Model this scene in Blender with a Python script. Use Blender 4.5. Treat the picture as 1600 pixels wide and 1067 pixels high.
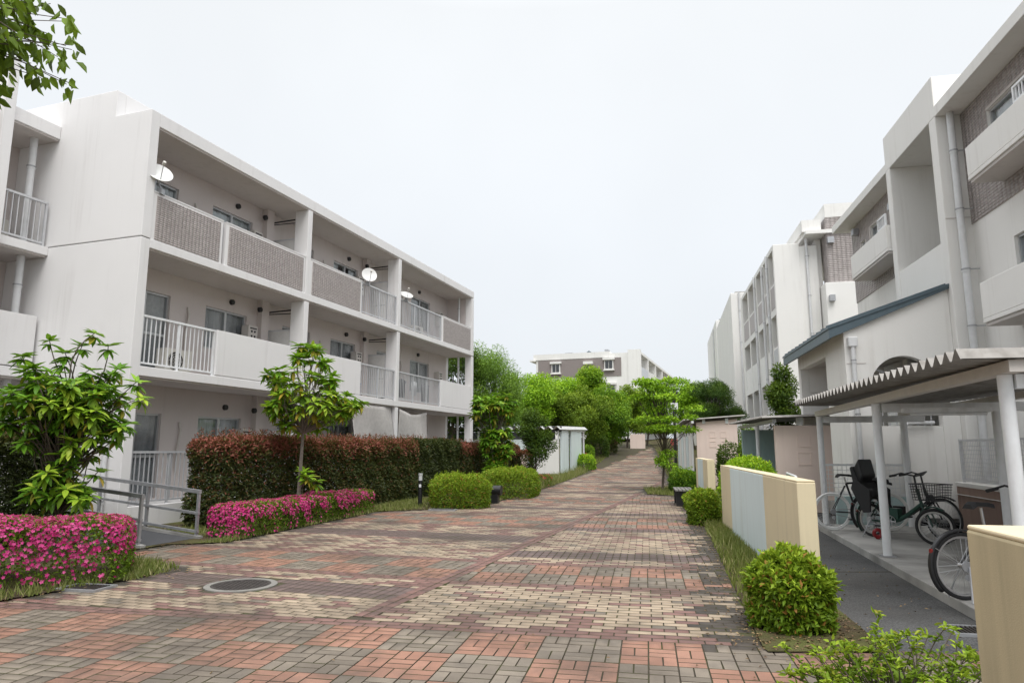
import bpy, math, random
import numpy as np
from mathutils import Vector, Matrix
R = math.radians
for o in list(bpy.data.objects): bpy.data.objects.remove(o)
sc = bpy.context.scene
col = sc.collection
random.seed(7); rng = np.random.default_rng(7)

# ---------------------------------------------------------------- camera
cam = bpy.data.cameras.new('camera'); cam.sensor_width = 36; cam.lens = 24.0; cam.clip_end = 3000; cam.clip_start = .05
co = bpy.data.objects.new('camera', cam); col.objects.link(co)
co.location = (0, 0, 1.55); co.rotation_euler = (R(90+8.9), 0, 0); sc.camera = co
# ---------------------------------------------------------------- overcast sky
SUN_EL, SUN_AZ = 58, 169           # sun behind the camera, veiled by cloud
w = bpy.data.worlds.new('World'); sc.world = w; w.use_nodes = True
nt = w.node_tree; nt.nodes.clear()
wo = nt.nodes.new('ShaderNodeOutputWorld'); bg = nt.nodes.new('ShaderNodeBackground')
sk = nt.nodes.new('ShaderNodeTexSky'); sk.sky_type = 'NISHITA'; sk.sun_disc = False
sk.sun_elevation = R(SUN_EL); sk.sun_rotation = R(SUN_AZ); sk.dust_density = 4; sk.air_density = 1.5
tc = nt.nodes.new('ShaderNodeTexCoord'); sx = nt.nodes.new('ShaderNodeSeparateXYZ')
nt.links.new(tc.outputs['Generated'], sx.inputs[0])
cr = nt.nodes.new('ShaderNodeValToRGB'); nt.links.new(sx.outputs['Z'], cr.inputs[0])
e = cr.color_ramp.elements                                     # overcast cloud cover, with the unseen zenith boosted to brighten the walls
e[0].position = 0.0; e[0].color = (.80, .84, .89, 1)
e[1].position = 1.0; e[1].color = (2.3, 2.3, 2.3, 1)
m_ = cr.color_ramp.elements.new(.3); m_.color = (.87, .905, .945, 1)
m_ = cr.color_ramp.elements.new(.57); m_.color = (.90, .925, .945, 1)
cn = nt.nodes.new('ShaderNodeTexNoise'); cn.inputs['Scale'].default_value = 1.6; cn.inputs['Detail'].default_value = 4
nt.links.new(tc.outputs['Generated'], cn.inputs['Vector'])
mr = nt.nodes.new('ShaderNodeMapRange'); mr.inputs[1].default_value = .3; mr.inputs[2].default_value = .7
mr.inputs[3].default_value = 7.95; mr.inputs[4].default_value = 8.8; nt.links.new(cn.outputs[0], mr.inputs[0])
vm = nt.nodes.new('ShaderNodeVectorMath'); vm.operation = 'SCALE'
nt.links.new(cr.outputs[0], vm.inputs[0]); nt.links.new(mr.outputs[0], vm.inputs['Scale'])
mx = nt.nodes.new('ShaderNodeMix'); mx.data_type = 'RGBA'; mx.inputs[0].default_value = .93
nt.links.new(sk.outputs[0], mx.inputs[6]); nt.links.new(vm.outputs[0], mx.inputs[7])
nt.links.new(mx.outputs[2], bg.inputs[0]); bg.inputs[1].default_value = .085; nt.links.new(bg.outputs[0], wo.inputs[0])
sl = bpy.data.lights.new('sun', 'SUN'); sl.energy = 1.5; sl.angle = R(35); sl.color = (1, .98, .96)
so_ = bpy.data.objects.new('sun', sl); col.objects.link(so_)
az = R(SUN_AZ); d = Vector((math.sin(az)*math.cos(R(SUN_EL)), math.cos(az)*math.cos(R(SUN_EL)), math.sin(R(SUN_EL))))
so_.rotation_euler = d.to_track_quat('Z', 'Y').to_euler(); so_.location = (0, 0, 40)
sc.view_settings.view_transform = 'Standard'; sc.view_settings.look = 'None'; sc.view_settings.exposure = 0.56; sc.view_settings.gamma = 1
sc.render.resolution_x = 1024; sc.render.resolution_y = 682

# ---------------------------------------------------------------- helpers
class NT:
    def __init__(s, name):
        s.m = bpy.data.materials.new(name); s.m.use_nodes = True; s.t = s.m.node_tree; s.t.nodes.clear()
        s.out = s.n('OutputMaterial')
    def n(s, t, **k):
        o = s.t.nodes.new('ShaderNode'+t)
        for a, b in k.items(): setattr(o, a, b)
        return o
    def l(s, a, b): s.t.links.new(a, b)
    def mix(s, f, a, b, mode='MIX'):
        m = s.n('Mix', data_type='RGBA', blend_type=mode)
        for i, v in ((0, f), (6, a), (7, b)):
            if hasattr(v, 'links'): s.l(v, m.inputs[i])
            elif i == 0: m.inputs[0].default_value = v
            else: m.inputs[i].default_value = (*v[:3], 1)
        return m.outputs[2]
    def noise(s, scale, detail=3, vec=None, rough=.55, stretch=None):
        if vec is None:
            vec = s.n('NewGeometry').outputs['Position']
        if stretch:
            mp = s.n('Mapping'); mp.inputs['Scale'].default_value = stretch; s.l(vec, mp.inputs[0]); vec = mp.outputs[0]
        n = s.n('TexNoise'); n.inputs['Scale'].default_value = scale; n.inputs['Detail'].default_value = detail; n.inputs['Roughness'].default_value = rough
        s.l(vec, n.inputs['Vector']); return n.outputs[0]
    def rng(s, v, a, b, c=0, d_=1):
        m = s.n('MapRange'); m.inputs[1].default_value = a; m.inputs[2].default_value = b; m.inputs[3].default_value = c; m.inputs[4].default_value = d_
        s.l(v, m.inputs[0]); return m.outputs[0]
    def math(s, op, a, b=0):
        m = s.n('Math', operation=op)
        for i, v in ((0, a), (1, b)):
            if hasattr(v, 'links'): s.l(v, m.inputs[i])
            else: m.inputs[i].default_value = v
        return m.outputs[0]
    def bsdf(s, colr, rough=.7, metal=0, bump=None, bs=.2, bd=.01, spec=.5, **k):
        b = s.n('BsdfPrincipled')
        if hasattr(colr, 'links'): s.l(colr, b.inputs['Base Color'])
        else: b.inputs['Base Color'].default_value = (*colr[:3], 1)
        if hasattr(rough, 'links'): s.l(rough, b.inputs['Roughness'])
        else: b.inputs['Roughness'].default_value = rough
        b.inputs['Metallic'].default_value = metal; b.inputs['Specular IOR Level'].default_value = spec
        for a, v in k.items(): b.inputs[a.replace('_', ' ')].default_value = v
        if bump is not None:
            bp = s.n('Bump'); bp.inputs['Strength'].default_value = bs; bp.inputs['Distance'].default_value = bd
            s.l(bump, bp.inputs['Height']); s.l(bp.outputs[0], b.inputs['Normal'])
        return b.outputs[0]
    def fin(s, sh): s.l(sh, s.out.inputs[0]); return s.m

def stucco(name, c, streak=.35, dirt=(.30, .27, .24), grain=160, blot=.25, th=(.53, .78)):
    t = NT(name)
    blo = t.rng(t.noise(.7, 5), .38, .68)
    base = t.mix(t.math('MULTIPLY', blo, blot), c, [x*.80 for x in c])
    st = t.rng(t.noise(1.0, 5, stretch=(5.5, 5.5, .28)), *th)
    st2 = t.rng(t.noise(.9, 3), th[0]-.18, .6)
    base = t.mix(t.math('MULTIPLY', t.math('MULTIPLY', st, st2), streak), base, dirt)
    g = t.noise(grain, 2)
    base = t.mix(t.rng(g, .3, .7, 0, .06), base, (0.1, .1, .1))
    return t.fin(t.bsdf(base, .85, bump=g, bs=.25, bd=.004, spec=.25))
def plain(name, c, rough=.6, metal=0, var=.15, bump=.1, spec=.5, scale=9, dirt=None, dirtf=.3):
    t = NT(name); n = t.noise(scale, 4)
    b = t.mix(t.math('MULTIPLY', t.rng(n, .35, .7), var), c, [x*.45 for x in c])
    if dirt:
        b = t.mix(t.math('MULTIPLY', t.rng(t.noise(2.2, 5, stretch=(3, 3, .6)), .5, .75), dirtf), b, dirt)
    g = t.noise(scale*14, 2)
    return t.fin(t.bsdf(b, rough, metal, bump=g, bs=bump, bd=.003, spec=spec))
def leafmat(name, cols, src='attr', rough=.5, trans=.3, spec=.22):
    t = NT(name)
    cr = t.n('ValToRGB'); el = cr.color_ramp.elements
    while len(el) < len(cols): el.new(.5)
    for i, (p, c) in enumerate(cols): el[i].position = p; el[i].color = (*c, 1)
    if src == 'attr':
        a = t.n('Attribute', attribute_name='lc'); t.l(a.outputs['Fac'], cr.inputs[0])
    else:
        t.l(t.n('ObjectInfo').outputs['Random'], cr.inputs[0])
    b = t.bsdf(cr.outputs[0], rough, spec=spec)
    tr = t.n('BsdfTranslucent'); t.l(t.mix(.5, cr.outputs[0], (.20, .28, .02)), tr.inputs[0])
    m = t.n('MixShader'); m.inputs[0].default_value = trans; t.l(b, m.inputs[1]); t.l(tr.outputs[0], m.inputs[2])
    return t.fin(m.outputs[0])

class MB:
    def __init__(s): s.v = []; s.f = []; s.m = []
    def add(s, vs, fs, mi=0):
        o = len(s.v); s.v += [tuple(x) for x in vs]; s.f += [tuple(i+o for i in f) for f in fs]; s.m += [mi]*len(fs); return s
    def box(s, x0, x1, y0, y1, z0, z1, mi=0, skip=()):
        vs = [(x0,y0,z0),(x1,y0,z0),(x1,y1,z0),(x0,y1,z0),(x0,y0,z1),(x1,y0,z1),(x1,y1,z1),(x0,y1,z1)]
        fs = {'b':(3,2,1,0),'t':(4,5,6,7),'-y':(0,1,5,4),'+x':(1,2,6,5),'+y':(2,3,7,6),'-x':(3,0,4,7)}
        return s.add(vs, [f for k, f in fs.items() if k not in skip], mi)
    def cyl(s, p0, p1, r0, r1=None, n=10, mi=0, cap=True):
        r1 = r0 if r1 is None else r1
        p0 = Vector(p0); p1 = Vector(p1); a = (p1-p0).normalized()
        u = a.orthogonal().normalized(); v = a.cross(u); vs = []
        for p, r in ((p0, r0), (p1, r1)):
            for i in range(n):
                t = 2*math.pi*i/n; vs.append(p+u*math.cos(t)*r+v*math.sin(t)*r)
        fs = [(i, (i+1)%n, n+(i+1)%n, n+i) for i in range(n)]
        if cap: fs += [tuple(range(n-1,-1,-1)), tuple(range(n, 2*n))]
        return s.add(vs, fs, mi)
    def tube(s, pts, rs, n=7, mi=0):
        pts = [Vector(p) for p in pts]
        if not hasattr(rs, '__len__'): rs = [rs]*len(pts)
        vs = []; u = None
        for k, p in enumerate(pts):
            a = (pts[min(k+1, len(pts)-1)]-pts[max(k-1, 0)]).normalized()
            u = a.orthogonal().normalized() if u is None else (u-a*u.dot(a)).normalized()
            v = a.cross(u)
            for i in range(n):
                t = 2*math.pi*i/n; vs.append(p+(u*math.cos(t)+v*math.sin(t))*rs[k])
        fs = []
        for k in range(len(pts)-1):
            for i in range(n): fs.append((k*n+i, k*n+(i+1)%n, (k+1)*n+(i+1)%n, (k+1)*n+i))
        fs += [tuple(range(n-1,-1,-1)), tuple(range((len(pts)-1)*n, len(pts)*n))]
        return s.add(vs, fs, mi)
    def torus(s, c, ax, R_, r, n=28, m=7, mi=0, a0=0, a1=2*math.pi):
        c = Vector(c); ax = Vector(ax).normalized(); u = ax.orthogonal().normalized()
        if abs(ax.y) > .99: u = Vector((1, 0, 0))
        v = ax.cross(u); full = a1-a0 > 6.28; vs = []; k = n if full else n+1
        for i in range(k):
            t = a0+(a1-a0)*i/n; dd = u*math.cos(t)+v*math.sin(t)
            for j in range(m):
                q = 2*math.pi*j/m; vs.append(c+dd*(R_+r*math.cos(q))+ax*r*math.sin(q))
        fs = []
        for i in range(n):
            for j in range(m):
                a = i*m+j; b = i*m+(j+1)%m; i2 = (i+1)%k; fs.append((a, i2*m+j, i2*m+(j+1)%m, b))
        return s.add(vs, fs, mi)
    def prism(s, poly, f0, f1, mi=0):      # poly: list of 2-D points, f0/f1 map (a,b)->3-D for the two faces
        n = len(poly); vs = [f0(*p) for p in poly]+[f1(*p) for p in poly]
        fs = [tuple(range(n-1,-1,-1)), tuple(range(n, 2*n))]+[(i, (i+1)%n, n+(i+1)%n, n+i) for i in range(n)]
        return s.add(vs, fs, mi)
    def wall(s, x0, x1, y0, y1, z0, z1, holes=(), mi=0):    # wall in the xz plane with rectangular openings (xa,xb,za,zb)
        xs = sorted({x0, x1, *[h[0] for h in holes], *[h[1] for h in holes]}); xs = [x for x in xs if x0 <= x <= x1]
        for a, b in zip(xs, xs[1:]):
            hs = sorted([h for h in holes if h[0] <= a+1e-6 and h[1] >= b-1e-6], key=lambda h: h[2]); z = z0
            for h in hs:
                if h[2] > z: s.box(a, b, y0, y1, z, h[2], mi)
                z = h[3]
            if z < z1: s.box(a, b, y0, y1, z, z1, mi)
        return s
    def mesh(s, name, mats, smooth=False):
        me = bpy.data.meshes.new(name); me.from_pydata([tuple(v) for v in s.v], [], s.f)
        for m in (mats if isinstance(mats, (list, tuple)) else [mats]): me.materials.append(m)
        if isinstance(mats, (list, tuple)) and len(mats) > 1: me.polygons.foreach_set('material_index', s.m)
        if smooth:
            me.polygons.foreach_set('use_smooth', [True]*len(me.polygons))
            try: me.set_sharp_from_angle(angle=R(40))
            except Exception: pass
        me.update(); return me
    def build(s, name, mats, parent=None, smooth=False, bevel=0, **k):
        o = bpy.data.objects.new(name, s.mesh(name, mats, smooth)); col.objects.link(o); o.parent = parent
        if bevel:
            b = o.modifiers.new('bevel', 'BEVEL'); b.width = bevel; b.segments = 2; b.limit_method = 'ANGLE'
        for a, v in k.items(): o[a] = v
        return o
def B(x0, x1, y0, y1, z0, z1): return MB().box(x0, x1, y0, y1, z0, z1)
def thing(name, label, cat, loc=(0,0,0), rz=0, group=None):
    o = bpy.data.objects.new(name, None); col.objects.link(o); o.empty_display_size = .2
    o.location = loc; o.rotation_euler = (0, 0, rz); o['label'] = label; o['category'] = cat
    if group: o['group'] = group
    return o
def tag(o, label, cat, group=None):
    o['label'] = label; o['category'] = cat
    if group: o['group'] = group
    return o
def objof(name, me, parent=None, loc=None, rz=None, mat=None):
    o = bpy.data.objects.new(name, me); col.objects.link(o); o.parent = parent
    if loc is not None: o.location = loc
    if rz is not None: o.rotation_euler = (0, 0, rz)
    if mat is not None: o.matrix_local = mat
    return o
class Frame:
    def __init__(s, x, y, ang): s.x, s.y, s.a = x, y, ang; s.c, s.s = math.cos(ang), math.sin(ang)
    def p(s, a, b, z=0): return Vector((s.x+a*s.c-b*s.s, s.y+a*s.s+b*s.c, z))
    def inv(s, x, y): dx, dy = x-s.x, y-s.y; return dx*s.c+dy*s.s, -dx*s.s+dy*s.c
ZP_Y = [-400, 20, 28, 37, 42, 50, 62, 80, 100, 140, 2500]; ZP_Z = [0, 0, .07, .24, .48, .95, 1.62, 2.5, 3.1, 3.6, 3.6]
def zp(y): return np.interp(y, ZP_Y, ZP_Z)

# ---------------------------------------------------------------- materials
M = {}
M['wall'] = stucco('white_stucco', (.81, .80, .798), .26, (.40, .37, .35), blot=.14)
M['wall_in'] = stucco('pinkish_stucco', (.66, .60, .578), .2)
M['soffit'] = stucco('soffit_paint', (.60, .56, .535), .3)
M['wall_c'] = stucco('cream_stucco', (.84, .828, .80), .34, (.42, .38, .33), blot=.16)
M['wall_far'] = stucco('far_stucco', (.84, .83, .805), .26, blot=.15)
M['tile'] = None
def tilemat():
    t = NT('brown_tile'); ob = t.n('NewGeometry').outputs['Random Per Island']
    c = t.mix(ob, (.43, .39, .378), (.345, .308, .298)); c = t.mix(t.math('MULTIPLY', t.rng(t.noise(1.3, 4), .45, .7), .3), c, (.36, .32, .30))
    return t.fin(t.bsdf(c, .5, bump=t.noise(60, 2), bs=.1, bd=.002))
M['tile'] = tilemat()
M['grout'] = plain('tile_grout', (.56, .52, .50), .9)
M['white_metal'] = plain('white_painted_metal', (.80, .815, .83), .4, var=.12, dirt=(.3, .25, .2), dirtf=.3)
M['grey_metal'] = plain('grey_aluminium', (.60, .61, .63), .4, .25, var=.15)
M['galv'] = plain('galvanised_steel', (.44, .45, .47), .42, .5, var=.35, dirt=(.2, .18, .16))
M['alu'] = plain('window_aluminium', (.52, .53, .54), .35, .5)
M['glass'] = NT('window_glass'); M['glass'] = M['glass'].fin(M['glass'].bsdf((.045, .05, .055), .06, spec=.7))
def clearglass():
    t = NT('clear_glass'); tr = t.n('BsdfTransparent'); tr.inputs[0].default_value = (.93, .95, .955, 1)
    gl = t.n('BsdfGlossy'); gl.inputs['Roughness'].default_value = .04
    lw = t.n('LayerWeight'); fr = t.math('ADD', t.math('MULTIPLY', t.math('POWER', lw.outputs['Facing'], 4.0), .6), .05)
    m = t.n('MixShader'); t.l(fr, m.inputs[0]); t.l(tr.outputs[0], m.inputs[1]); t.l(gl.outputs[0], m.inputs[2])
    return t.fin(m.outputs[0])
M['pane'] = clearglass()
M['dark'] = plain('dark_interior', (.03, .03, .032), .9)
M['curtain'] = plain('curtain_cloth', (.34, .34, .35), .9, var=.3)
M['sheer'] = plain('pale_curtain_cloth', (.58, .59, .60), .9, var=.2)
M['pvc'] = plain('white_pvc', (.68, .69, .70), .4, var=.15, dirt=(.3, .27, .22), dirtf=.35)
M['black'] = plain('black_metal', (.018, .018, .02), .4, var=.2)
M['rubber'] = plain('black_rubber', (.022, .022, .023), .8)
M['dish'] = plain('white_dish', (.78, .78, .76), .35)
M['ac'] = plain('ivory_plastic', (.62, .60, .55), .5, dirt=(.3, .25, .2))
M['cloth'] = plain('grey_shade_cloth', (.46, .44, .42), .95, var=.3, bump=.5)
M['heater'] = plain('heater_beige', (.62, .58, .54), .5)
M['board'] = plain('partition_board', (.72, .71, .69), .55)
M['teal'] = plain('slate_blue_metal', (.10, .14, .165), .45, .2, var=.3)
M['roof_steel'] = plain('folded_steel', (.30, .285, .265), .5, .35, var=.5, dirt=(.12, .1, .08), dirtf=.5)
M['roof_white'] = plain('white_corrugated', (.62, .62, .61), .5, var=.4, dirt=(.15, .13, .11), dirtf=.5)
M['yellow'] = stucco('yellow_stucco', (.77, .665, .455), .4, (.42, .35, .25), blot=.3, th=(.5, .75))
M['yellow_old_shaded'] = stucco('weathered_shaded_yellow_stucco', (.56, .475, .305), .6, (.22, .19, .125), blot=.6, th=(.42, .68))  # weathering, plus the near wall's shade put into a darker base colour
M['blue'] = stucco('pale_blue_stucco', (.73, .83, .84), .45, (.48, .50, .46), blot=.25, th=(.47, .72))
M['aqua'] = stucco('aqua_stucco', (.44, .58, .58), .4, (.28, .32, .30))
M['pink'] = stucco('pink_stucco', (.83, .68, .61), .3, (.42, .33, .29))
M['brownwall'] = stucco('brown_stained_concrete', (.36, .255, .215), .8, (.13, .09, .07), blot=.6)
M['bark'] = plain('bark', (.12, .095, .075), .9, var=.6, bump=.8, scale=14)
M['bark_pale'] = plain('pale_bark', (.20, .175, .15), .9, var=.5, bump=.6, scale=18)
M['wood'] = plain('grey_timber', (.20, .19, .18), .8, var=.4)
def asphalt():
    t = NT('asphalt'); g = t.noise(60, 5, rough=.8); c = t.mix(t.rng(g, .38, .66), (.035, .036, .038), (.16, .16, .16))
    c = t.mix(t.math('MULTIPLY', t.rng(t.noise(.9, 5), .4, .65), .55), c, (.035, .033, .032))
    c = t.mix(t.math('MULTIPLY', t.rng(t.noise(.35, 4), .5, .7), .4), c, (.15, .145, .135))
    return t.fin(t.bsdf(c, .9, bump=g, bs=.8, bd=.006, spec=.2))
M['asphalt'] = asphalt()
def concrete():
    t = NT('concrete'); c = t.mix(t.rng(t.noise(1.5, 6), .35, .7), (.44, .43, .41), (.25, .245, .235))
    c = t.mix(t.math('MULTIPLY', t.rng(t.noise(.5, 5), .52, .62), .55), c, (.085, .08, .075))
    return t.fin(t.bsdf(c, .85, bump=t.noise(120, 3), bs=.4, bd=.004, spec=.25))
M['concrete'] = concrete()
def soil():
    t = NT('soil'); c = t.mix(t.rng(t.noise(6, 5), .35, .7), (.05, .038, .026), (.115, .085, .055))
    c = t.mix(t.math('MULTIPLY', t.rng(t.noise(1.1, 4), .42, .62), .75), c, (.13, .145, .045))
    return t.fin(t.bsdf(c, .95, bump=t.noise(40, 4), bs=1, bd=.03, spec=.1))
M['soil'] = soil()
def brickmat(name, c, c2):
    t = NT(name)
    r_ = t.math('FRACT', t.math('ADD', t.n('NewGeometry').outputs['Random Per Island'], t.n('ObjectInfo').outputs['Random']))
    b = t.mix(r_, c, c2)
    g = t.noise(140, 3); b = t.mix(t.rng(g, .4, .75, 0, .5), b, [x*.42 for x in c])
    b = t.mix(t.math('MULTIPLY', t.rng(t.noise(.55, 6, rough=.68), .44, .66), .78), b, (.075, .062, .052))
    b = t.mix(t.math('MULTIPLY', t.rng(t.noise(3.5, 5), .52, .75), .5), b, (.09, .078, .066))
    return t.fin(t.bsdf(b, t.rng(t.noise(1.1, 4), .4, .7, .62, .9), bump=g, bs=.5, bd=.003, spec=.35))
BR = [brickmat('terracotta_brick', (.41, .22, .155), (.31, .16, .11)), brickmat('grey_brick', (.285, .24, .19), (.185, .155, .122)),
      brickmat('cream_brick', (.50, .395, .285), (.36, .28, .20)), brickmat('red_brick', (.27, .15, .128), (.195, .108, .093)),
      brickmat('purple_brick', (.18, .126, .114), (.135, .096, .088)), brickmat('mossy_brick', (.085, .07, .058), (.045, .039, .031))]
def mortar():
    t = NT('mossy_joint'); c = t.mix(t.rng(t.noise(3, 5), .45, .65), (.085, .072, .056), (.085, .087, .042))
    return t.fin(t.bsdf(c, .95, bump=t.noise(90, 3), bs=.5, bd=.005, spec=.1))
M['mortar'] = mortar()
G = dict(hedge=leafmat('photinia_leaves', [(0, (.025, .04, .016)), (.4, (.075, .095, .028)), (.62, (.11, .105, .03)), (.76, (.19, .075, .045)), (1, (.36, .12, .09))], trans=.15),
  green=leafmat('green_leaves', [(0, (0.035, 0.082, 0.009)), (.45, (0.116, 0.253, 0.020)), (.8, (0.287, 0.477, 0.031)), (1, (0.519, 0.669, 0.054))]),
  azalea=leafmat('azalea_leaves', [(0, (0.048, 0.084, 0.008)), (.35, (0.127, 0.218, 0.016)), (.65, (0.233, 0.353, 0.024)), (.84, (0.403, 0.526, 0.045)), (.88, (0.360, 0.302, 0.048)), (1, (0.382, 0.190, 0.048))]),
  bright=leafmat('bright_leaves', [(0, (0.077, 0.152, 0.013)), (.4, (0.230, 0.437, 0.027)), (.75, (0.452, 0.700, 0.032)), (1, (0.700, 0.720, 0.077))]),
  dark=leafmat('dark_leaves', [(0, (0.017, 0.039, 0.008)), (.5, (0.054, 0.113, 0.016)), (1, (0.158, 0.242, 0.028))]),
  lolive=leafmat('olive_leaves', [(0, (0.057, 0.105, 0.013)), (.5, (0.192, 0.304, 0.027)), (1, (0.461, 0.569, 0.060))]),
  fine=leafmat('fine_leaves', [(0, (0.068, 0.131, 0.022)), (.5, (0.212, 0.375, 0.054)), (1, (0.452, 0.650, 0.098))]),
  pine=leafmat('pine_needles', [(0, (0.017, 0.043, 0.012)), (.5, (0.065, 0.145, 0.026)), (1, (0.189, 0.290, 0.043))], trans=.1),
  grass=leafmat('grass_blades', [(0, (.11, .14, .035)), (.5, (.21, .25, .065)), (.8, (.33, .32, .13)), (1, (.44, .37, .20))]),
  pinkf=leafmat('azalea_flowers', [(0, (.48, .02, .16)), (.5, (.68, .05, .27)), (1, (.82, .15, .40))], trans=.25, rough=.6),
  redf=leafmat('red_azalea_flowers', [(0, (.35, .02, .05)), (.6, (.60, .06, .10)), (1, (.70, .16, .17))], trans=.25, rough=.6),
  whorl=leafmat('whorl_leaves', [(0, (0.048, 0.122, 0.013)), (.45, (0.163, 0.356, 0.031)), (.8, (0.384, 0.629, 0.044)), (1, (0.692, 0.720, 0.087))], rough=.32),
  drop=leafmat('yellowing_leaves', [(0, (.22, .25, .03)), (.6, (.42, .36, .05)), (1, (.50, .32, .06))]))
GO = dict(whorl=leafmat('whorl_leaf', [(0, (0.191, 0.347, 0.024)), (.5, (0.339, 0.526, 0.042)), (1, (0.551, 0.672, 0.078))], 'obj', rough=.38),
  dark=leafmat('shrub_leaf', [(0, (0.085, 0.174, 0.015)), (.6, (0.180, 0.314, 0.027)), (1, (0.360, 0.515, 0.048))], 'obj', rough=.38),
  over=leafmat('overhanging_leaf', [(0, (.035, .06, .008)), (.5, (.07, .11, .012)), (1, (.13, .165, .02))], 'obj', trans=.4),
  drop=leafmat('yellow_leaf', [(0, (.25, .27, .03)), (1, (.48, .34, .05))], 'obj'))

# ---------------------------------------------------------------- leaf meshes (numpy)
def norm(a): return a/np.maximum(np.linalg.norm(a, axis=1, keepdims=True), 1e-9)
def rmesh(name, V, F, lc, mat, nv):
    me = bpy.data.meshes.new(name); n = len(F)*len(F[0]) if not isinstance(F, np.ndarray) else F.size
    F = np.asarray(F, np.int32); k = F.shape[1]
    me.vertices.add(len(V)); me.vertices.foreach_set('co', np.asarray(V, np.float32).ravel())
    me.loops.add(F.size); me.loops.foreach_set('vertex_index', F.ravel())
    me.polygons.add(len(F)); me.polygons.foreach_set('loop_start', np.arange(0, F.size, k, dtype=np.int32))
    me.materials.append(mat); me.update(calc_edges=True)
    a = me.attributes.new('lc', 'FLOAT', 'POINT'); a.data.foreach_set('value', np.repeat(np.clip(lc, 0, 1), nv).astype(np.float32))
    return me
def leaves(name, P, D, N, L, W, lc, mat, parent=None, fold=.25, kind=None, hexa=False):
    P = np.asarray(P); D = norm(np.asarray(D)); n_ = len(P); L = np.broadcast_to(L, n_)[:, None]; W = np.broadcast_to(W, n_)[:, None]
    S = norm(np.cross(D, N)); N = np.cross(S, D)
    if hexa:
        V = np.stack([P, P+D*L*.28+S*W*.46+N*W*fold, P+D*L*.66+S*W*.36+N*W*fold-N*L*.05, P+D*L-N*L*.15, P+D*L*.66-S*W*.36+N*W*fold-N*L*.05, P+D*L*.28-S*W*.46+N*W*fold], 1).reshape(-1, 3)
        i = np.arange(n_)[:, None]*6; F = np.concatenate([i+np.array([[0, k, k+1]]) for k in (1, 2, 3, 4)], 1).reshape(-1, 3)
        o = objof(name, rmesh(name, V, F, lc, mat, 6), parent)
        if kind: o['kind'] = kind
        return o
    V = np.stack([P, P+D*L*.5+S*W*.5+N*W*fold, P+D*L-N*L*.12, P+D*L*.5-S*W*.5+N*W*fold], 1).reshape(-1, 3)
    i = np.arange(n_)[:, None]*4
    F = np.concatenate([i+np.array([[0, 1, 2]]), i+np.array([[0, 2, 3]])], 1).reshape(-1, 3)
    o = objof(name, rmesh(name, V, F, lc, mat, 4), parent)
    if kind: o['kind'] = kind
    return o
def flowers(name, P, N, s, lc, mat, parent):
    n_ = len(P); N = norm(N); U = norm(np.cross(N, rng.normal(size=(n_, 3)))); Vv = np.cross(N, U); s = np.broadcast_to(s, n_)[:, None]
    vs = [P-N*s*.18]
    for k in range(10):
        t = 2*math.pi*k/10; r = .5 if k % 2 == 0 else .27
        vs.append(P+(U*math.cos(t)+Vv*math.sin(t))*s*r+N*s*(.05 if k % 2 == 0 else 0))
    V = np.stack(vs, 1).reshape(-1, 3); i = np.arange(n_)[:, None]*11
    F = np.concatenate([i+np.array([[0, 1+k, 1+(k+1) % 10]]) for k in range(10)], 1).reshape(-1, 3)
    o = objof(name, rmesh(name, V, F, lc, mat, 11), parent); o['kind'] = 'stuff'; return o
def rdirs(n): return norm(rng.normal(size=(n, 3)))
def unit_leaf(mat, wid=.34, bend=.25, name='leaf'):
    b = MB(); pts = [(0, .03), (.2, .62), (.5, 1), (.75, .72), (1, .02)]; vs = []
    for t, ww in pts:
        z = -bend*t*t
        vs += [(t, -wid*.5*ww, z+.05*ww), (t, 0, z), (t, wid*.5*ww, z+.05*ww)]
    fs = []
    for k in range(4):
        a = k*3; fs += [(a, a+1, a+4, a+3), (a+1, a+2, a+5, a+4)]
    b.add(vs, fs); return b.mesh(name, mat, True)
def leaf_matrix(p, d_, n, L):
    d_ = Vector(d_).normalized(); n = Vector(n); s_ = n.cross(d_)
    if s_.length < 1e-4: s_ = d_.orthogonal()
    s_.normalize(); n = d_.cross(s_)
    m = Matrix(((d_.x*L, s_.x*L, n.x*L, p[0]), (d_.y*L, s_.y*L, n.y*L, p[1]), (d_.z*L, s_.z*L, n.z*L, p[2]), (0, 0, 0, 1)))
    return m

# ================================================================ SETTING
def grid_sheet(name, xs_of_y, ys, mat, dz, nx=8, kind='structure', zf=zp):
    b = MB(); vs = []; fs = []
    for y in ys:
        a, c = xs_of_y(y)
        for i in range(nx+1): x = a+(c-a)*i/nx; vs.append((x, y, float(zf(y))+dz))
    for j in range(len(ys)-1):
        for i in range(nx): k = j*(nx+1)+i; fs.append((k, k+1, k+nx+2, k+nx+1))
    b.add(vs, fs); return b.build(name, mat, kind=kind)
grid_sheet('ground', lambda y: (-900, 900), [-300, -20, 0, 10, 20, 24, 28, 32, 37, 42, 46, 50, 56, 62, 70, 80, 90, 100, 120, 140, 300, 2500], M['soil'], -.06, 40)
LY = [-6, 5, 6.8, 7.5, 8.6, 9.3, 9.7, 10.4, 11.5, 11.75, 17.4, 17.9, 18.6, 24.6, 33, 42, 52, 62, 75]
LX = [-6.2, -6.2, -5.55, -5.15, -4.5, -4.4, -4.9, -6.0, -5.6, -4.78, -3.35, -2.3, -1.05, .75, 2.9, 5.0, 7.2, 9.3, 11.6]
RY = [-6, 4.2, 4.35, 5.55, 5.65, 16.7, 22.6, 23.4, 26.3, 27, 30, 40, 50, 62, 75]
RX = [.15, 1.75, 4.3, 4.1, 1.95, 4.45, 5.5, 4.55, 4.95, 6.3, 6.9, 8.75, 10.6, 12.8, 14.6]
Lx = lambda y: np.interp(y, LY, LX); Rx = lambda y: np.interp(y, RY, RX)
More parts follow.
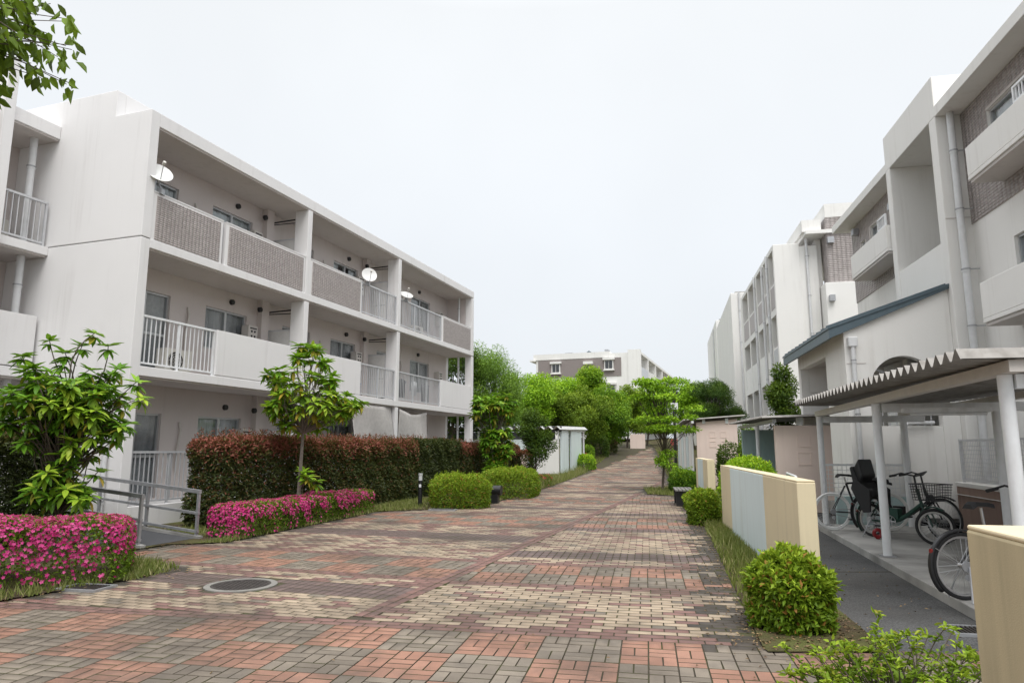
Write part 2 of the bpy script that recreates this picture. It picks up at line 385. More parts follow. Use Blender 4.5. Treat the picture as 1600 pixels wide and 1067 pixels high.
ys_f = sorted(set(list(np.arange(-4, 30, .5))+list(np.arange(30, 76, 1.0))+[4.2, 4.35, 5.55, 5.65, 9.7, 11.75, 17.4]))
wallx = lambda y: 2.98+.182*(y-7.3)
paving = grid_sheet('paving', lambda y: (float(Lx(y))-.15, float(Rx(y))+.15), ys_f, M['mortar'], -.009, 6)
grid_sheet('verge', lambda y: (-70, float(Lx(y))-.02), ys_f, M['soil'], .012, 30)
grid_sheet('verge', lambda y: (float(Rx(max(y, 5.65)))+.02, wallx(y)+.25 if y < 22 else 60), [y for y in ys_f if y >= 5.55], M['soil'], .012, 12)
grid_sheet('planting_bed', lambda y: (float(Rx(y))+.02, 2.2+.194*(y-3.15)), [y for y in ys_f if y <= 4.2], M['soil'], .012, 4)
grid_sheet('asphalt_lane', lambda y: ((wallx(y)+.26) if y > 5.6 else (2.3+.194*(y-3.15)), 30), [y for y in ys_f if y <= 4.2], M['asphalt'], -.004, 10)
grid_sheet('asphalt_lane', lambda y: (4.3 if y < 5.52 else wallx(y)+.24, 30), [y for y in ys_f if 4.2 <= y <= 22.1], M['asphalt'], -.004, 10)

# ---- brick paving: every brick is geometry; the 300 that show largest are objects
aA, aB = R(11.0), R(18.5)
P0 = np.array([-1.47, 6.5])
def axes(a): return np.array([math.cos(a), -math.sin(a)]), np.array([math.sin(a), math.cos(a)])
uA, vA = axes(aA); uB, vB = axes(aB)
bl, bw, cell = .21, .105, .63
bricks = []      # (x, y, angle_of_long_axis(world), color)
def brick_band(typ, v0, v1, u0, u1, o, U, V, ang, phase, keep):
    rr = random.Random(int(v0*1000)+int(ang*1000))
    if typ == 'check':
        rows = max(1, round((v1-v0)/bl)); off0 = math.floor((u0-phase)/bl)
        for j in range(rows):
            vb = v1-(j+1)*bl; cr_ = j//3
            for i in range(off0, int((u1-phase)/bl)+1):
                ub = phase+i*bl; c = 0 if (i//3+cr_) % 2 == 0 else 1
                if (i+j) % 2 == 0: q = [(ub+bl/2, vb+bw/2, 0), (ub+bl/2, vb+bw*1.5, 0)]
                else: q = [(ub+bw/2, vb+bl/2, 1), (ub+bw*1.5, vb+bl/2, 1)]
                for a, b_, t in q: keep(o+U*a+V*b_, ang+(math.pi/2 if t else 0), c)
    elif typ == 'purple':
        n = max(1, round((v1-v0)/bl))
        for j in range(n):
            for i in range(int(u0/bw), int(u1/bw)): keep(o+U*(i*bw+bw/2)+V*(v0+j*bl+bl/2), ang+math.pi/2, 4)
    else:
        n = max(1, round((v1-v0)/bw)); k = 0
        prev = {}
        for j in range(n):
            run = 0; c = 3; i0 = int(u0/bl); cur = {}
            for i in range(i0, int(u1/bl)+1):
                if typ == 'red': c = 3
                else:
                    if run <= 0: c = 2 if (c == 3 or rr.random() < .5) else 3; run = rr.randint(1, 4) if c == 2 else rr.randint(1, 2 if ang > -.25 else 3)
                    run -= 1
                    if i in prev and rr.random() < (.12 if ang > -.25 else .4): c = prev[i]
                    if rr.random() < .05: cc = 1
                    cur[i] = c
                keep(o+U*((i+.5*(j % 2))*bl+bl/2)+V*(v0+j*bw+bw/2), ang, 1 if (typ == 'cream' and rr.random() < .07) else c)
            prev = cur
excl = [(-3.12, 8.2, .42)]
def inside(p):
    y = p[1]
    if y > 62: return False
    if not (Lx(y)+.02 < p[0] < Rx(y)-.02): return False
    for ex in excl:
        if (p[0]-ex[0])**2+(p[1]-ex[1])**2 < ex[2]**2: return False
    return True
def left_of(p): dd = p-P0; return dd[0]*vB[1]-dd[1]*vB[0]      # <0 left of the red line
V0 = 5.98
def keepA(p, a, c):
    v = p@vA
    if v > V0+.2 and left_of(p) < .065: return
    if inside(p): bricks.append((p[0], p[1], a, c, 0))
def keepB(p, a, c):
    if p@vA < V0+.225 or left_of(p) > -.065: return
    if inside(p): bricks.append((p[0], p[1], a, c, -.0035))
Z2 = np.zeros(2)
def bandsA():
    yield 'check', V0-.63*12, V0; v = V0
    for t, d_ in [('red', .21), ('cream', 1.785), ('red', .21), ('check', 1.26), ('red', .21), ('cream', .42), ('purple', .63), ('cream', 2.73), ('purple', .42), ('red', .21), ('check', 1.89)]:
        yield t, v, v+d_; v += d_
    while v < 66:
        for t, d_ in [('red', .21), ('cream', .42), ('purple', .63), ('cream', 2.73), ('purple', .42), ('red', .21), ('check', 1.89)]:
            yield t, v, v+d_; v += d_
def bandsB():
    v = -2.1
    for t, d_ in [('cream', 3.045), ('purple', .63), ('cream', .42), ('red', .21), ('check', 1.26), ('red', .21), ('cream', 1.89), ('purple', .84), ('cream', 1.155), ('red', .21), ('check', 1.89)]:
        yield t, v, v+d_; v += d_
    while v < 58:
        for t, d_ in [('red', .21), ('cream', 1.89), ('purple', .63), ('cream', 1.26), ('red', .21), ('check', 1.89)]:
            yield t, v, v+d_; v += d_
for t, a, b_ in bandsA():
    far = max(0, a-20)
    brick_band(t, a, b_, -8.5 if a < 24 else -8, 7.5, Z2, uA, vA, -aA, -.24, keepA)
for t, a, b_ in bandsB(): brick_band(t, a, b_, -6.3 if a < 14 else -4.5, .4, P0, uB, vB, -aB, .0, keepB)
k = -40
while k < 300:                                                     # the red dividing course
    for s_ in (-1, 1):
        p = P0+vB*(k*bl+bl/2)+uB*(s_*bw/2)
        if p@vA > V0+.24 and inside(p): bricks.append((p[0], p[1], -aB+math.pi/2, 3, .003))
    k += 1
BK = np.array(bricks)
dr_ = Rx(BK[:, 1])-BK[:, 0]; mk = (rng.random(len(BK)) < np.clip(1.15-dr_/.42, 0, .92)) & (BK[:, 1] > 5.6); BK[mk, 3] = 5
mk = (rng.random(len(BK)) < np.clip(.9-(BK[:, 0]-Lx(BK[:, 1]))/.3, 0, .7)) & (BK[:, 1] > 5.6); BK[mk, 3] = 5
def view_rank(b):
    x, y = b[:, 0], b[:, 1]; ok = (y > 4.45) & (np.abs(x) < .735*y)
    return np.where(ok, np.hypot(x, y), 1e6)
order = np.argsort(view_rank(BK)); big = order[:300]; rest = order[300:]
ins = .0022; hl, hw = bl/2-.0038, bw/2-.0038
def brick_tpl():
    v = []
    for z, k in ((-.03, 0), (-.005, 0), (0, ins)):
        v += [(-hl+k, -hw+k, z), (hl-k, -hw+k, z), (hl-k, hw-k, z), (-hl+k, hw-k, z)]
    f = [(8, 9, 10, 11)]
    for a in (0, 4):
        for i in range(4): f.append((a+i, a+(i+1) % 4, a+4+(i+1) % 4, a+4+i))
    return np.array(v), np.array(f)
tv, tf = brick_tpl()
bmesh_c = [MB().add([tuple(x) for x in tv], [tuple(x) for x in tf]).mesh('brick', [m, M['mortar']]) for m in BR]
for bm_ in bmesh_c: bm_.polygons.foreach_set('material_index', [0]+[1]*8)
for i in big:
    x, y, a, c, dz_ = BK[i]; o = objof('brick', bmesh_c[int(c)], paving, (x, y, float(zp(y))+dz_+random.uniform(-.001, .001)))
    o.rotation_euler = (random.gauss(0, .004), random.gauss(0, .004), a+random.gauss(0, .008))
b = BK[rest]; n = len(b); ca, sa = np.cos(b[:, 2]+rng.normal(0, .008, n)), np.sin(b[:, 2])
V = np.empty((n, 12, 3)); V[:, :, 0] = b[:, 0:1]+tv[None, :, 0]*ca[:, None]-tv[None, :, 1]*sa[:, None]
V[:, :, 1] = b[:, 1:2]+tv[None, :, 0]*sa[:, None]+tv[None, :, 1]*ca[:, None]
V[:, :, 2] = zp(V[:, :, 1])+tv[None, :, 2]+b[:, 4:5]+rng.uniform(-.001, .001, (n, 1))
F = (tf[None]+(np.arange(n)*12)[:, None, None]).reshape(-1, 4)
me = rmesh('bricks', V.reshape(-1, 3), F, np.zeros(n), BR[0], 12)
for m in BR[1:]+[M['mortar']]: me.materials.append(m)
mi_ = np.full((n, 9), len(BR), np.int32); mi_[:, 0] = b[:, 3].astype(np.int32); me.polygons.foreach_set('material_index', mi_.ravel())
o = objof('bricks', me, paving); o['kind'] = 'stuff'

# ---- concrete slab under the cycle shelter, kerb line
sh = Frame(4.2, 5.8, R(90-13.5))       # shelter frame: x along the row of posts, y towards the path
slab = MB().box(-3.5, 8.15, -1.95, .14, -.05, .1).build('cycle_slab', M['concrete'], bevel=.012, kind='structure')
slab.location = (sh.x, sh.y, 0); slab.rotation_euler = (0, 0, sh.a)

aj = B(3.35, 5.05, 9.05, 9.065, -.01, .0)
aj.build('lane_joint', M['mortar'], bpy.data.objects['asphalt_lane.001'])
# ---- manhole and drains
mh = thing('manhole_cover', 'round iron manhole cover with pale concrete ring set in the bricks', 'manhole', (-3.12, 8.2, 0))
rb = MB()
prof = [(.40, -.03), (.40, .004), (.33, .006), (.33, -.03)]
for i in range(40):
    t0, t1 = 2*math.pi*i/40, 2*math.pi*(i+1)/40; vs = []
    for t in (t0, t1):
        vs += [(r*math.cos(t), r*math.sin(t), z) for r, z in prof]
    rb.add(vs, [(0, 1, 5, 4), (1, 2, 6, 5), (2, 3, 7, 6)])
rb.build('ring', plain('old_concrete_ring', (.24, .23, .21), .9, var=.4), mh)
iron = plain('cast_iron', (.075, .065, .06), .65, .4, var=.5)
lb = MB().cyl((0, 0, -.03), (0, 0, .001), .325, n=40)
for ri in range(-6, 7):
    for rj in range(-6, 7):
        if ri*ri+rj*rj < 27: lb.box(ri*.055-.018, ri*.055+.018, rj*.055-.018, rj*.055+.018, .001, .006)
lb.build('lid', iron, mh)
def drain(label, x, y, rz, wx, wy, group=None, z0=.002):
    d_ = thing('drain_grate', label, 'drain', (x, y, float(zp(y))+z0), rz)
    fb = MB()
    for a in ((-wx/2, wx/2, -wy/2, -wy/2+.035), (-wx/2, wx/2, wy/2-.035, wy/2), (-wx/2, -wx/2+.035, -wy/2+.035, wy/2-.035), (wx/2-.035, wx/2, -wy/2+.035, wy/2-.035)): fb.box(*a, -.02, .02)
    fb.build('frame', M['galv'], d_)
    MB().box(-wx/2+.035, wx/2-.035, -wy/2+.035, wy/2-.035, -.012, .004).build('pit', M['dark'], d_)
    nb = int((wx-.08)/.035)
    me = MB().box(-.006, .006, -wy/2+.035, wy/2-.035, .006, .018).mesh('bar', iron)
    for i in range(nb): objof('bar', me, d_, (-wx/2+.055+i*.035, 0, 0))
    return d_
drain('steel drain grate beside the pink azalea at the brick edge', -4.78, 8.0, -aA, .52, .34)
drain('drain grate in the asphalt lane beside the cycle slab', 4.05, 6.15, -aA, .6, .34, z0=-.002)
drain('narrow drain grate in the verge beside the bollard light', -1.75, 17.75, -aA, .7, .25, z0=.016)
for x, y, lab in ((5.35, 35.2, 'small dark round iron cover beyond the layered tree, level with the shed'), (4.35, 30.0, 'small dark round iron cover in the path level with the lamp post')):
    c = MB().cyl((0, 0, -.02), (0, 0, .006), .33, n=24).build('utility_cover', iron)
    c.location = (x, y, float(zp(y))); tag(c, lab, 'manhole', 'round covers far along the path')

# ================================================================ BUILDINGS
TIL = .1, .045
def tile_field(bw_, bh, parent, org, ux, name='tiles', tw=.1, th=.045, gap=.007, thick=.008, holes=(), outn=None):
    """joined ceramic tiles on a plane: org corner, ux unit vector along, z up; outn = outward normal"""
    nu, nv = int(bw_/tw), int(bh/th); I, J = np.meshgrid(np.arange(nu), np.arange(nv)); I = I.ravel(); J = J.ravel()
    gu, gv = bw_/nu, bh/nv; uc = I*gu; vc = J*gv
    keep = np.ones(len(I), bool)
    for h in holes: keep &= ~((uc+gu > h[0]) & (uc < h[1]) & (vc+gv > h[2]) & (vc < h[3]))
    uc, vc = uc[keep], vc[keep]; n = len(uc)
    q = np.array([(gap/2, gap/2, 0), (gu-gap/2, gap/2, 0), (gu-gap/2, gv-gap/2, 0), (gap/2, gv-gap/2, 0)])
    T = np.concatenate([q, q+[0, 0, thick]]); ux = np.array(ux, float); on = np.array(outn, float); uz = np.array([0, 0, 1.])
    a = (uc[:, None]+T[None, :, 0]); b_ = (vc[:, None]+T[None, :, 1]); c = np.broadcast_to(T[None, :, 2], a.shape)
    V = np.array(org)[None, None]+a[..., None]*ux+b_[..., None]*uz+c[..., None]*on
    f = np.array([(4, 5, 6, 7), (0, 1, 5, 4), (1, 2, 6, 5), (2, 3, 7, 6), (3, 0, 4, 7)])
    if np.dot(np.cross(ux, uz), on) < 0: f = f[:, ::-1]
    F = (f[None]+(np.arange(n)*8)[:, None, None]).reshape(-1, 4)
    o = objof(name, rmesh(name, V.reshape(-1, 3), F, np.zeros(n), M['tile'], 8), parent); o['kind'] = 'stuff'; return o
def railing(parent, x0, x1, y, z0, z1, posts=(), name='balcony_railing', mat=None, sp=.115, yd=0):
    mat = mat or M['grey_metal']
    b = MB().box(x0, x1, y-.03, y+.03, z1-.045, z1).box(x0, x1, y-.018, y+.018, z0+.06, z0+.095)
    for p in {x0+.02, x1-.02, *posts}: b.box(p-.022, p+.022, y-.022, y+.022, z0, z1-.045)
    r_ = b.build(name, mat, parent); n = int((x1-x0-.1)/sp)
    me = MB().box(-.009, .009, -.009, .009, z0+.095, z1-.045).mesh('baluster', mat)
    for i in range(1, n+1):
        x = x0+.02+(x1-x0-.04)*i/(n+1)
        if all(abs(x-p) > .03 for p in posts): objof('baluster', me, r_, (x, y, 0))
    return r_
def window(parent, x0, x1, y, z0, z1, out=-1, leaves_=2, curtain='sheer', door=False):
    """frame set back in the opening; out = sign of the outward y direction"""
    f = .045; yf = y-out*.09; b = MB()
    b.box(x0, x1, yf-.035, yf+.035, z1-f, z1).box(x0, x1, yf-.035, yf+.035, z0, z0+f).box(x0, x0+f, yf-.035, yf+.035, z0+f, z1-f).box(x1-f, x1, yf-.035, yf+.035, z0+f, z1-f)
    xm = (x0+x1)/2
    if leaves_ == 2: b.box(xm-.035, xm+.035, yf-.04, yf+.04, z0+f, z1-f)
    if door: b.box(x0+f, x1-f, yf-.028, yf+.028, z0+.9, z0+.955)
    wn = b.build('window', M['alu'], parent)
    for a, c in ([(x0+f, xm-.035), (xm+.035, x1-f)] if leaves_ == 2 else [(x0+f, x1-f)]):
        MB().box(a, c, yf-.004, yf+.004, z0+f, z1-f).build('pane', M['pane'], wn)
    if curtain:
        cb = MB(); n = 22; vs = []; yc = yf-out*.07
        span = [(x0+.04, x1-.04)] if door or random.random() < .35 else [(x0+.04, x0+(x1-x0)*random.uniform(.3, .55)), (x0+(x1-x0)*random.uniform(.62, .8), x1-.04)]
        for a, c in span:
            o_ = len(cb.v); vs = []
            for i in range(n+1):
                x = a+(c-a)*i/n; dy = .025*math.sin(i*1.9)+.01*math.sin(i*.7)
                vs += [(x, yc+dy, z0+.03), (x, yc+dy, z1-.03)]
            cb.add(vs, [(2*i, 2*i+2, 2*i+3, 2*i+1) for i in range(n)])
        cb.build('curtain', M[curtain], wn, True)
    MB().box(x0-.02, x1+.02, yf-out*.32-.01, yf-out*.32+.01, z0-.02, z1+.02).build('room', M['dark'], wn)
    return wn
def vent(parent, x, y, z, out=-1, r=.075):
    b = MB().cyl((x, y, z), (x, y+out*.07, z), r, r*.92, 16)
    return b.build('vent_cap', M['black'], parent, True)
def downpipe(parent, x, y, z0, z1, r=.05, name='downpipe', brackets=(), wy=.12):
    b = MB().cyl((x, y, z0), (x, y, z1), r, n=14)
    for z in brackets: b.cyl((x, y, z-.02), (x, y, z+.02), r*1.14, n=14, mi=0)
    p = b.build(name, M['pvc'], parent, True)
    if brackets:
        for z in brackets: MB().cyl((x, y, z+.03), (x, y, z+.055), r*1.2, n=14).box(x-.012, x+.012, min(y, y+wy), max(y, y+wy), z+.031, z+.05).build('bracket', M['galv'], p, True)
    return p
def heater(parent, x0, y, z0, out=-1):
    h = MB().box(x0, x0+.36, *sorted((y, y+out*.24)), z0, z0+.62).build('water_heater', M['heater'], parent, bevel=.012)
    for r_ in range(3):
        for c in range(2): MB().cyl((x0+.12+c*.12, y+out*.24, z0+.2+r_*.13), (x0+.12+c*.12, y+out*.252, z0+.2+r_*.13), .03, n=10).build('flue_hole', M['dark'], h)
    b = MB(); b.box(x0+.05, x0+.31, *sorted((y+out*.24, y+out*.25)), z0+.53, z0+.56); b.build('flue', M['dark'], h); return h
def aircon(label, fr, x, y, z, rz, group='air conditioner units on the balconies'):
    t = thing('air_conditioner_unit', label, 'air conditioner', fr.p(x, y, z), fr.a+rz, group)
    MB().box(-.39, .39, -.14, .14, .04, .58).build('casing', M['ac'], t, bevel=.015)
    MB().cyl((-.1, -.141, .31), (-.1, -.15, .31), .215, n=24).build('fan_opening', M['dark'], t)
    g = MB()
    for r_ in (.06, .11, .16, .21): g.torus((-.1, -.156, .31), (0, 1, 0), r_, .005, 24, 4)
    for k in range(8): a = k*math.pi/4; g.cyl((-.1, -.156, .31), (-.1+.215*math.cos(a), -.156, .31+.215*math.sin(a)), .004, n=4)
    g.build('grille', M['ac'], t)
    for sx in (-.28, .28): MB().box(sx-.04, sx+.04, -.13, .13, 0, .04).build('foot', M['black'], t)
    return t
def dish(label, loc, aim, arm, r=.225):
    t = thing('satellite_dish', label, 'satellite dish', loc, 0, None)
    aim = Vector(aim).normalized(); c = Vector(arm); u = aim.orthogonal().normalized(); v = aim.cross(u); b = MB(); vs = []; n = 28; rings = 6
    for s_ in (0, 1):
        for k in range(rings+1):
            rr = r*k/rings; h = .38*rr*rr/r*.5-(.012 if s_ else 0)
            for i in range(n): a = 2*math.pi*i/n; vs.append(c+u*rr*math.cos(a)+v*rr*math.sin(a)+aim*h)
    m = (rings+1)*n; fs = []
    for k in range(rings):
        for i in range(n):
            q = (k*n+i, k*n+(i+1) % n, (k+1)*n+(i+1) % n, (k+1)*n+i); fs += [q, tuple(m+x for x in reversed(q))]
    fs += [(rings*n+i, rings*n+(i+1) % n, m+rings*n+(i+1) % n, m+rings*n+i) for i in range(n)]
    b.add(vs, fs); b.build('reflector', M['dish'], t, True)
    foc = c+aim*r*1.15-Vector((0, 0, .02)); bot = c-Vector((0, 0, 1))*r*.92
    MB().tube([bot, bot+aim*r*.5-Vector((0, 0, .03)), foc], .009, 6).build('feed_arm', M['galv'], t, True)
    MB().cyl(foc-aim*.02, foc+aim*.06, .032, n=12).build('receiver', M['ac'], t, True)
    bk = c-aim*.03
    MB().tube([bk, bk-aim*.06-Vector((0, 0, .05)), (0, 0, .04)], .019, 8).build('mast', M['galv'], t, True)
    MB().box(-.05, .05, -.07, .07, -.06, .06).build('clamp', M['galv'], t); return t

# ---------------------------------------------------------------- left apartment block
LA = R(90-18.9); FA = Frame(-7.55, 13.6, LA)          # x along the facade, y into the building
A = thing('apartment_building', 'white three storey apartment block with satellite dishes on brown tiled balconies', 'building', (FA.x, FA.y, 0), LA)
FL = [.42, 3.2, 5.85]; SO = [2.97, 5.63, 8.29]          # floor levels and soffits
def gable_wall(parent, x0, x1, y0, ym, y1, zlo, zhi, joint, mat):
    prof = lambda z0, z1: [(y0, z0), (y1, z0), (y1, z1), (y0, z1)]
    MB().prism([(y0, -.2), (y1, -.2), (y1, joint-.008), (y0, joint-.008)], lambda a, c: (x0, a, c), lambda a, c: (x1, a, c)).build('end_wall', mat, parent, bevel=.012)
    MB().prism([(y0, joint+.008), (y1, joint+.008), (y1, zhi), (ym, zhi), (ym, zlo), (y0, zlo)], lambda a, c: (x0, a, c), lambda a, c: (x1, a, c)).build('end_wall', mat, parent, bevel=.012)
    MB().box(x0+.02, x1-.02, y0+.02, y1-.02, joint-.02, joint+.02).build('wall_joint', M['dark'], parent)
gable_wall(A, -.13, .1, 0, 1.02, 11, 8.63, 9.24, 5.855, M['wall'])
holes = []
bays = [(0.1, 5.4), (5.6, 10.8), (11.0, 17.72)]
wins = []      # (x0,x1,z0rel,z1rel,door)
for bi, (a, c) in enumerate(bays):
    if bi < 2: wins += [(a+.5, a+1.85, .03, 1.92, True), (a+2.98, a+4.48, .85, 1.92, False)]
    else: wins += [(a+.55, a+1.9, .03, 1.92, True), (a+3.2, a+4.95, .62, 1.92, False)]
for f in range(3):
    for (x0, x1, a, c, dr) in wins: holes.append((x0, x1, FL[f]+a, FL[f]+c))
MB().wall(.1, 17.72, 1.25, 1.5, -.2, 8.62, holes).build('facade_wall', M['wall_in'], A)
MB().box(.1, 17.95, 1.02, 1.5, 8.63, 9.24).build('parapet', M['wall'], A, bevel=.012)
MB().box(.1, 17.95, 1.5, 11, 8.55, 8.7).build('roof', M['concrete'], A)
MB().box(.1, 17.95, 10.8, 11, -.2, 9.24).build('rear_wall', M['wall'], A)
MB().box(17.72, 17.95, 1.25, 10.8, -.2, 8.54).build('end_wall', M['wall'], A)
MB().box(.1, 17.95, 0, 1.02, 8.33, 8.63).build('roof_fascia', M['wall'], A, bevel=.012)
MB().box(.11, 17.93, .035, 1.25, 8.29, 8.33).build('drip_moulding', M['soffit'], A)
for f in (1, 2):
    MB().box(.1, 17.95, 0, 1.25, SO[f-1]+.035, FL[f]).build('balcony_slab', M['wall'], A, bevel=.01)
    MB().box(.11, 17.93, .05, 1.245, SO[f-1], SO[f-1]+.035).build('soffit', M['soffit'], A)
MB().box(.1, 17.95, 0, 1.25, -.2, FL[0]).build('balcony_slab', M['wall'], A, bevel=.01)
for f in range(3):
    z0 = FL[f]; z1 = SO[f] if f < 2 else 8.29
    for x0, x1 in ((5.4, 5.6), (10.8, 11.0)):
        MB().box(x0, x1, .004, .45, z0, z1).build('column', M['wall'], A, bevel=.008)
        MB().box(x0-.42, x0-.12, 1.08, 1.25, z0, z1).build('pilaster', M['wall_in'], A)
        # partition board between flats, with its frame and stays
        p = MB().box(x0+.06, x0+.09, .5, 1.2, z0+.12, z0+1.62).build('partition_board', M['board'], A)
        MB().box(x0+.05, x0+.10, .46, .5, z0, z0+1.66).box(x0+.05, x0+.10, 1.2, 1.24, z0, z0+1.66).box(x0+.05, x0+.10, .5, 1.2, z0+1.62, z0+1.66).build('board_frame', M['grey_metal'], p)
        for k in range(9): 
            if k != 4: MB().box(x0+.055, x0+.0595, .56+k*.065, .585+k*.065, z0+.78, z0+.80).build('warning_print', M['teal'], p)
        MB().cyl((x0+.07, .45, z1-.22), (x0+.07, 1.25, z1-.24), .022, n=8).cyl((x0+.07, .45, z1-.32), (x0+.07, 1.25, z1-.3), .015, n=8).build('stay', M['dark'], p)
    MB().box(17.72, 17.95, .004, .32, z0, z1).build('column', M['wall'], A, bevel=.008)
    if f == 2: MB().box(17.74, 17.93, .32, 1.25, z0, z1).build('side_wall', M['wall_in'], A)
    downpipe(A, 17.5, .55, z0, z1, .045, brackets=(z0+1.9, z0+.5), wy=.1)
    for bi, (a, c) in enumerate(bays):
        for wi in range(2):
            x0, x1, za, zb, dr = wins[bi*2+wi]
            window(A, x0, x1, 1.25, z0+za, z0+zb, -1, 2, random.choice(['curtain', 'sheer', 'curtain']), dr)
        vent(A, a+3.85, 1.25, z0+2.18); vent(A, a+4.75, 1.08 if bi < 2 else 1.25, z0+2.14) if bi < 2 else None
        heater(A, (c-1.0) if bi < 2 else c-1.25, 1.25, z0+1.02)
        b = MB().tube([(a+2.38, 1.23, z0+1.75), (a+2.40, 1.2, z0+1.55), (a+2.33, 1.2, z0+1.1), (a+2.36, 1.2, z0+.6)], .03, 8)
        b.build('refrigerant_pipe', M['heater'], A, True)
def tile_panel(x0, x1, z0, z1):
    p = MB().box(x0, x1, .03, .13, z0, z1-.03).build('balcony_panel', M['wall'], A, bevel=.008)
    MB().box(x0-.005, x1+.005, .02, .14, z1-.03, z1).build('coping', M['wall'], p)
    MB().box(x0+.09, x1-.09, .022, .03, z0+.03, z1-.08).build('tile_bed', M['grout'], p)
    tile_field(x1-x0-.18, z1-z0-.11, p, (x0+.09, .022, z0+.03), (1, 0, 0), outn=(0, -1, 0)); return p
def plain_panel(x0, x1, z0, z1):
    return MB().box(x0, x1, .02, .13, z0+.035, z1).box(x0, x1, .05, .11, z0, z0+.035).build('balcony_panel', M['wall'], A, bevel=.008)
for a in ((.12, 2.16), (2.27, 5.38), (5.63, 8.4), (14.62, 17.7)): tile_panel(a[0], a[1], 5.85, 6.92)
for a in ((2.2, 5.38), (5.63, 8.48), (14.55, 17.7)): plain_panel(a[0], a[1], 3.2, 4.28)
railing(A, 8.44, 10.78, .08, 5.85, 6.9, (9.6,)); railing(A, 11.02, 14.58, .08, 5.85, 6.9, (12.2, 13.4))
railing(A, .12, 2.17, .08, 3.2, 4.27, (1.12,), mat=M['white_metal']); railing(A, 8.52, 10.78, .08, 3.2, 4.26, (9.65,)); railing(A, 11.02, 14.52, .08, 3.2, 4.26, (12.2, 13.35))
railing(A, .12, 5.38, .08, .42, 1.5, (1.12, 2.2, 3.2, 4.3)); railing(A, 5.63, 10.78, .08, .42, 1.5, (7.2, 9.0)); railing(A, 11.02, 17.7, .08, .42, 1.5, (13, 15.2))
downpipe(A, -.22, .35, -.05, 2.6, .05, brackets=(.5, 1.9), wy=.0)
dish('white satellite dish on the brown tiled balcony corner beside the end wall', FA.p(.3, .04, 6.95), (.55, -.55, .5), (-.02, -.1, .36), .27)
dish('round white satellite dish on the grey railing past the tiled panel', FA.p(8.75, .02, 6.9), (.45, -.9, .3), (.05, -.12, .25), .25)
dish('small white satellite dish tilted skyward on the top floor railing by the column', FA.p(11.45, .02, 6.9), (.35, -.55, .8), (.0, -.05, .16), .24)
aircon('air conditioner unit behind the white balcony railing under the dish balcony', FA, 1.75, .8, 3.2, 0)
aircon('air conditioner unit behind the far top floor railing', FA, 14.1, .95, 5.85, 0)
def sheet_cloth(label, x0, x1, y0, y1, z0, z1, sag, seed):
    b = MB(); n, m = 26, 14; vs = []; rr = random.Random(seed); ph = [rr.uniform(0, 6) for _ in range(4)]
    for j in range(m+1):
        t = j/m
        for i in range(n+1):
            s_ = i/n; x = x0+(x1-x0)*s_+.06*(1-t)*math.sin(s_*9+ph[0])*.3
            zt = z1-sag*math.sin(math.pi*s_)*(1 if t > .5 else .4)
            dy = .05*math.sin(s_*14+ph[1]+t*2)*(.3+.7*(1-t))+.04*math.sin(s_*5+ph[2]+t*4)
            vs.append((x+(1-t)*(s_-.5)*.2, y0+(y1-y0)*t+dy, z0+(zt-z0)*t))
    fs = [(j*(n+1)+i, j*(n+1)+i+1, (j+1)*(n+1)+i+1, (j+1)*(n+1)+i) for j in range(m) for i in range(n)]
    b.add(vs, fs); o = b.build('sunshade_cloth', M['cloth'], None, True); o.location = (FA.x, FA.y, 0); o.rotation_euler = (0, 0, LA)
    s = o.modifiers.new('thick', 'SOLIDIFY'); s.thickness = .006; return tag(o, label, 'shade cloth')
sheet_cloth('flat grey shade cloth hanging from the balcony edge above the hedge', 8.2, 10.65, -.10, .06, 1.2, 2.96, .02, 1)
sheet_cloth('sagging grey shade cloth draped from the balcony edge with a swagged top', 11.15, 13.4, -.08, .05, 1.2, 2.93, .15, 2)
# things kept on the balconies
bk = thing('storage_basket', 'blue plastic basket behind the middle floor railing', 'basket', FA.p(8.85, .5, 3.2), LA)
for i in range(7): MB().box(-.2+i*.06, -.165+i*.06, -.15, -.14, .05, .42).build('slat', plain('blue_plastic%d' % i, (.05, .18, .42), .4) if i == 0 else bpy.data.materials['blue_plastic0'], bk)
MB().box(-.21, .23, -.155, .15, 0, .05).box(-.21, .23, -.155, -.13, .42, .46).box(-.21, .23, .13, .15, .05, .46).build('rim', bpy.data.materials['blue_plastic0'], bk)
def garment(label, x, z, wd, h, c, seed):
    b = MB(); n = 8; vs = []
    for i in range(n+1):
        s_ = i/n; xx = x-wd/2+wd*s_; dy = .03*math.sin(s_*7+seed)
        sh_ = .1*abs(s_-.5)*2
        vs += [(xx*1, .42+dy, z-h), (x+(xx-x)*1.02, .42+dy*.6, z-h*.45), (x+(xx-x)*1.25, .42, z-.06-sh_*.6)]
    b.add(vs, [(3*i+k, 3*i+3+k, 3*i+4+k, 3*i+1+k) for i in range(n) for k in (0, 1)])
    o = b.build('hanging_garment', plain('cloth_%d' % seed, c, .95), None, True); o.location = (FA.x, FA.y, 0); o.rotation_euler = (0, 0, LA)
    s = o.modifiers.new('thick', 'SOLIDIFY'); s.thickness = .02; return tag(o, label, 'laundry')
garment('dark shirt drying behind the far middle floor railing', 12.0, 4.15, .55, .75, (.07, .07, .075), 1)
garment('white shirt drying between dark clothes on the middle floor', 13.0, 4.15, .38, .6, (.62, .63, .65), 2)
garment('charcoal jacket drying beside the white balcony panel', 13.95, 4.15, .6, .8, (.10, .10, .11), 3)

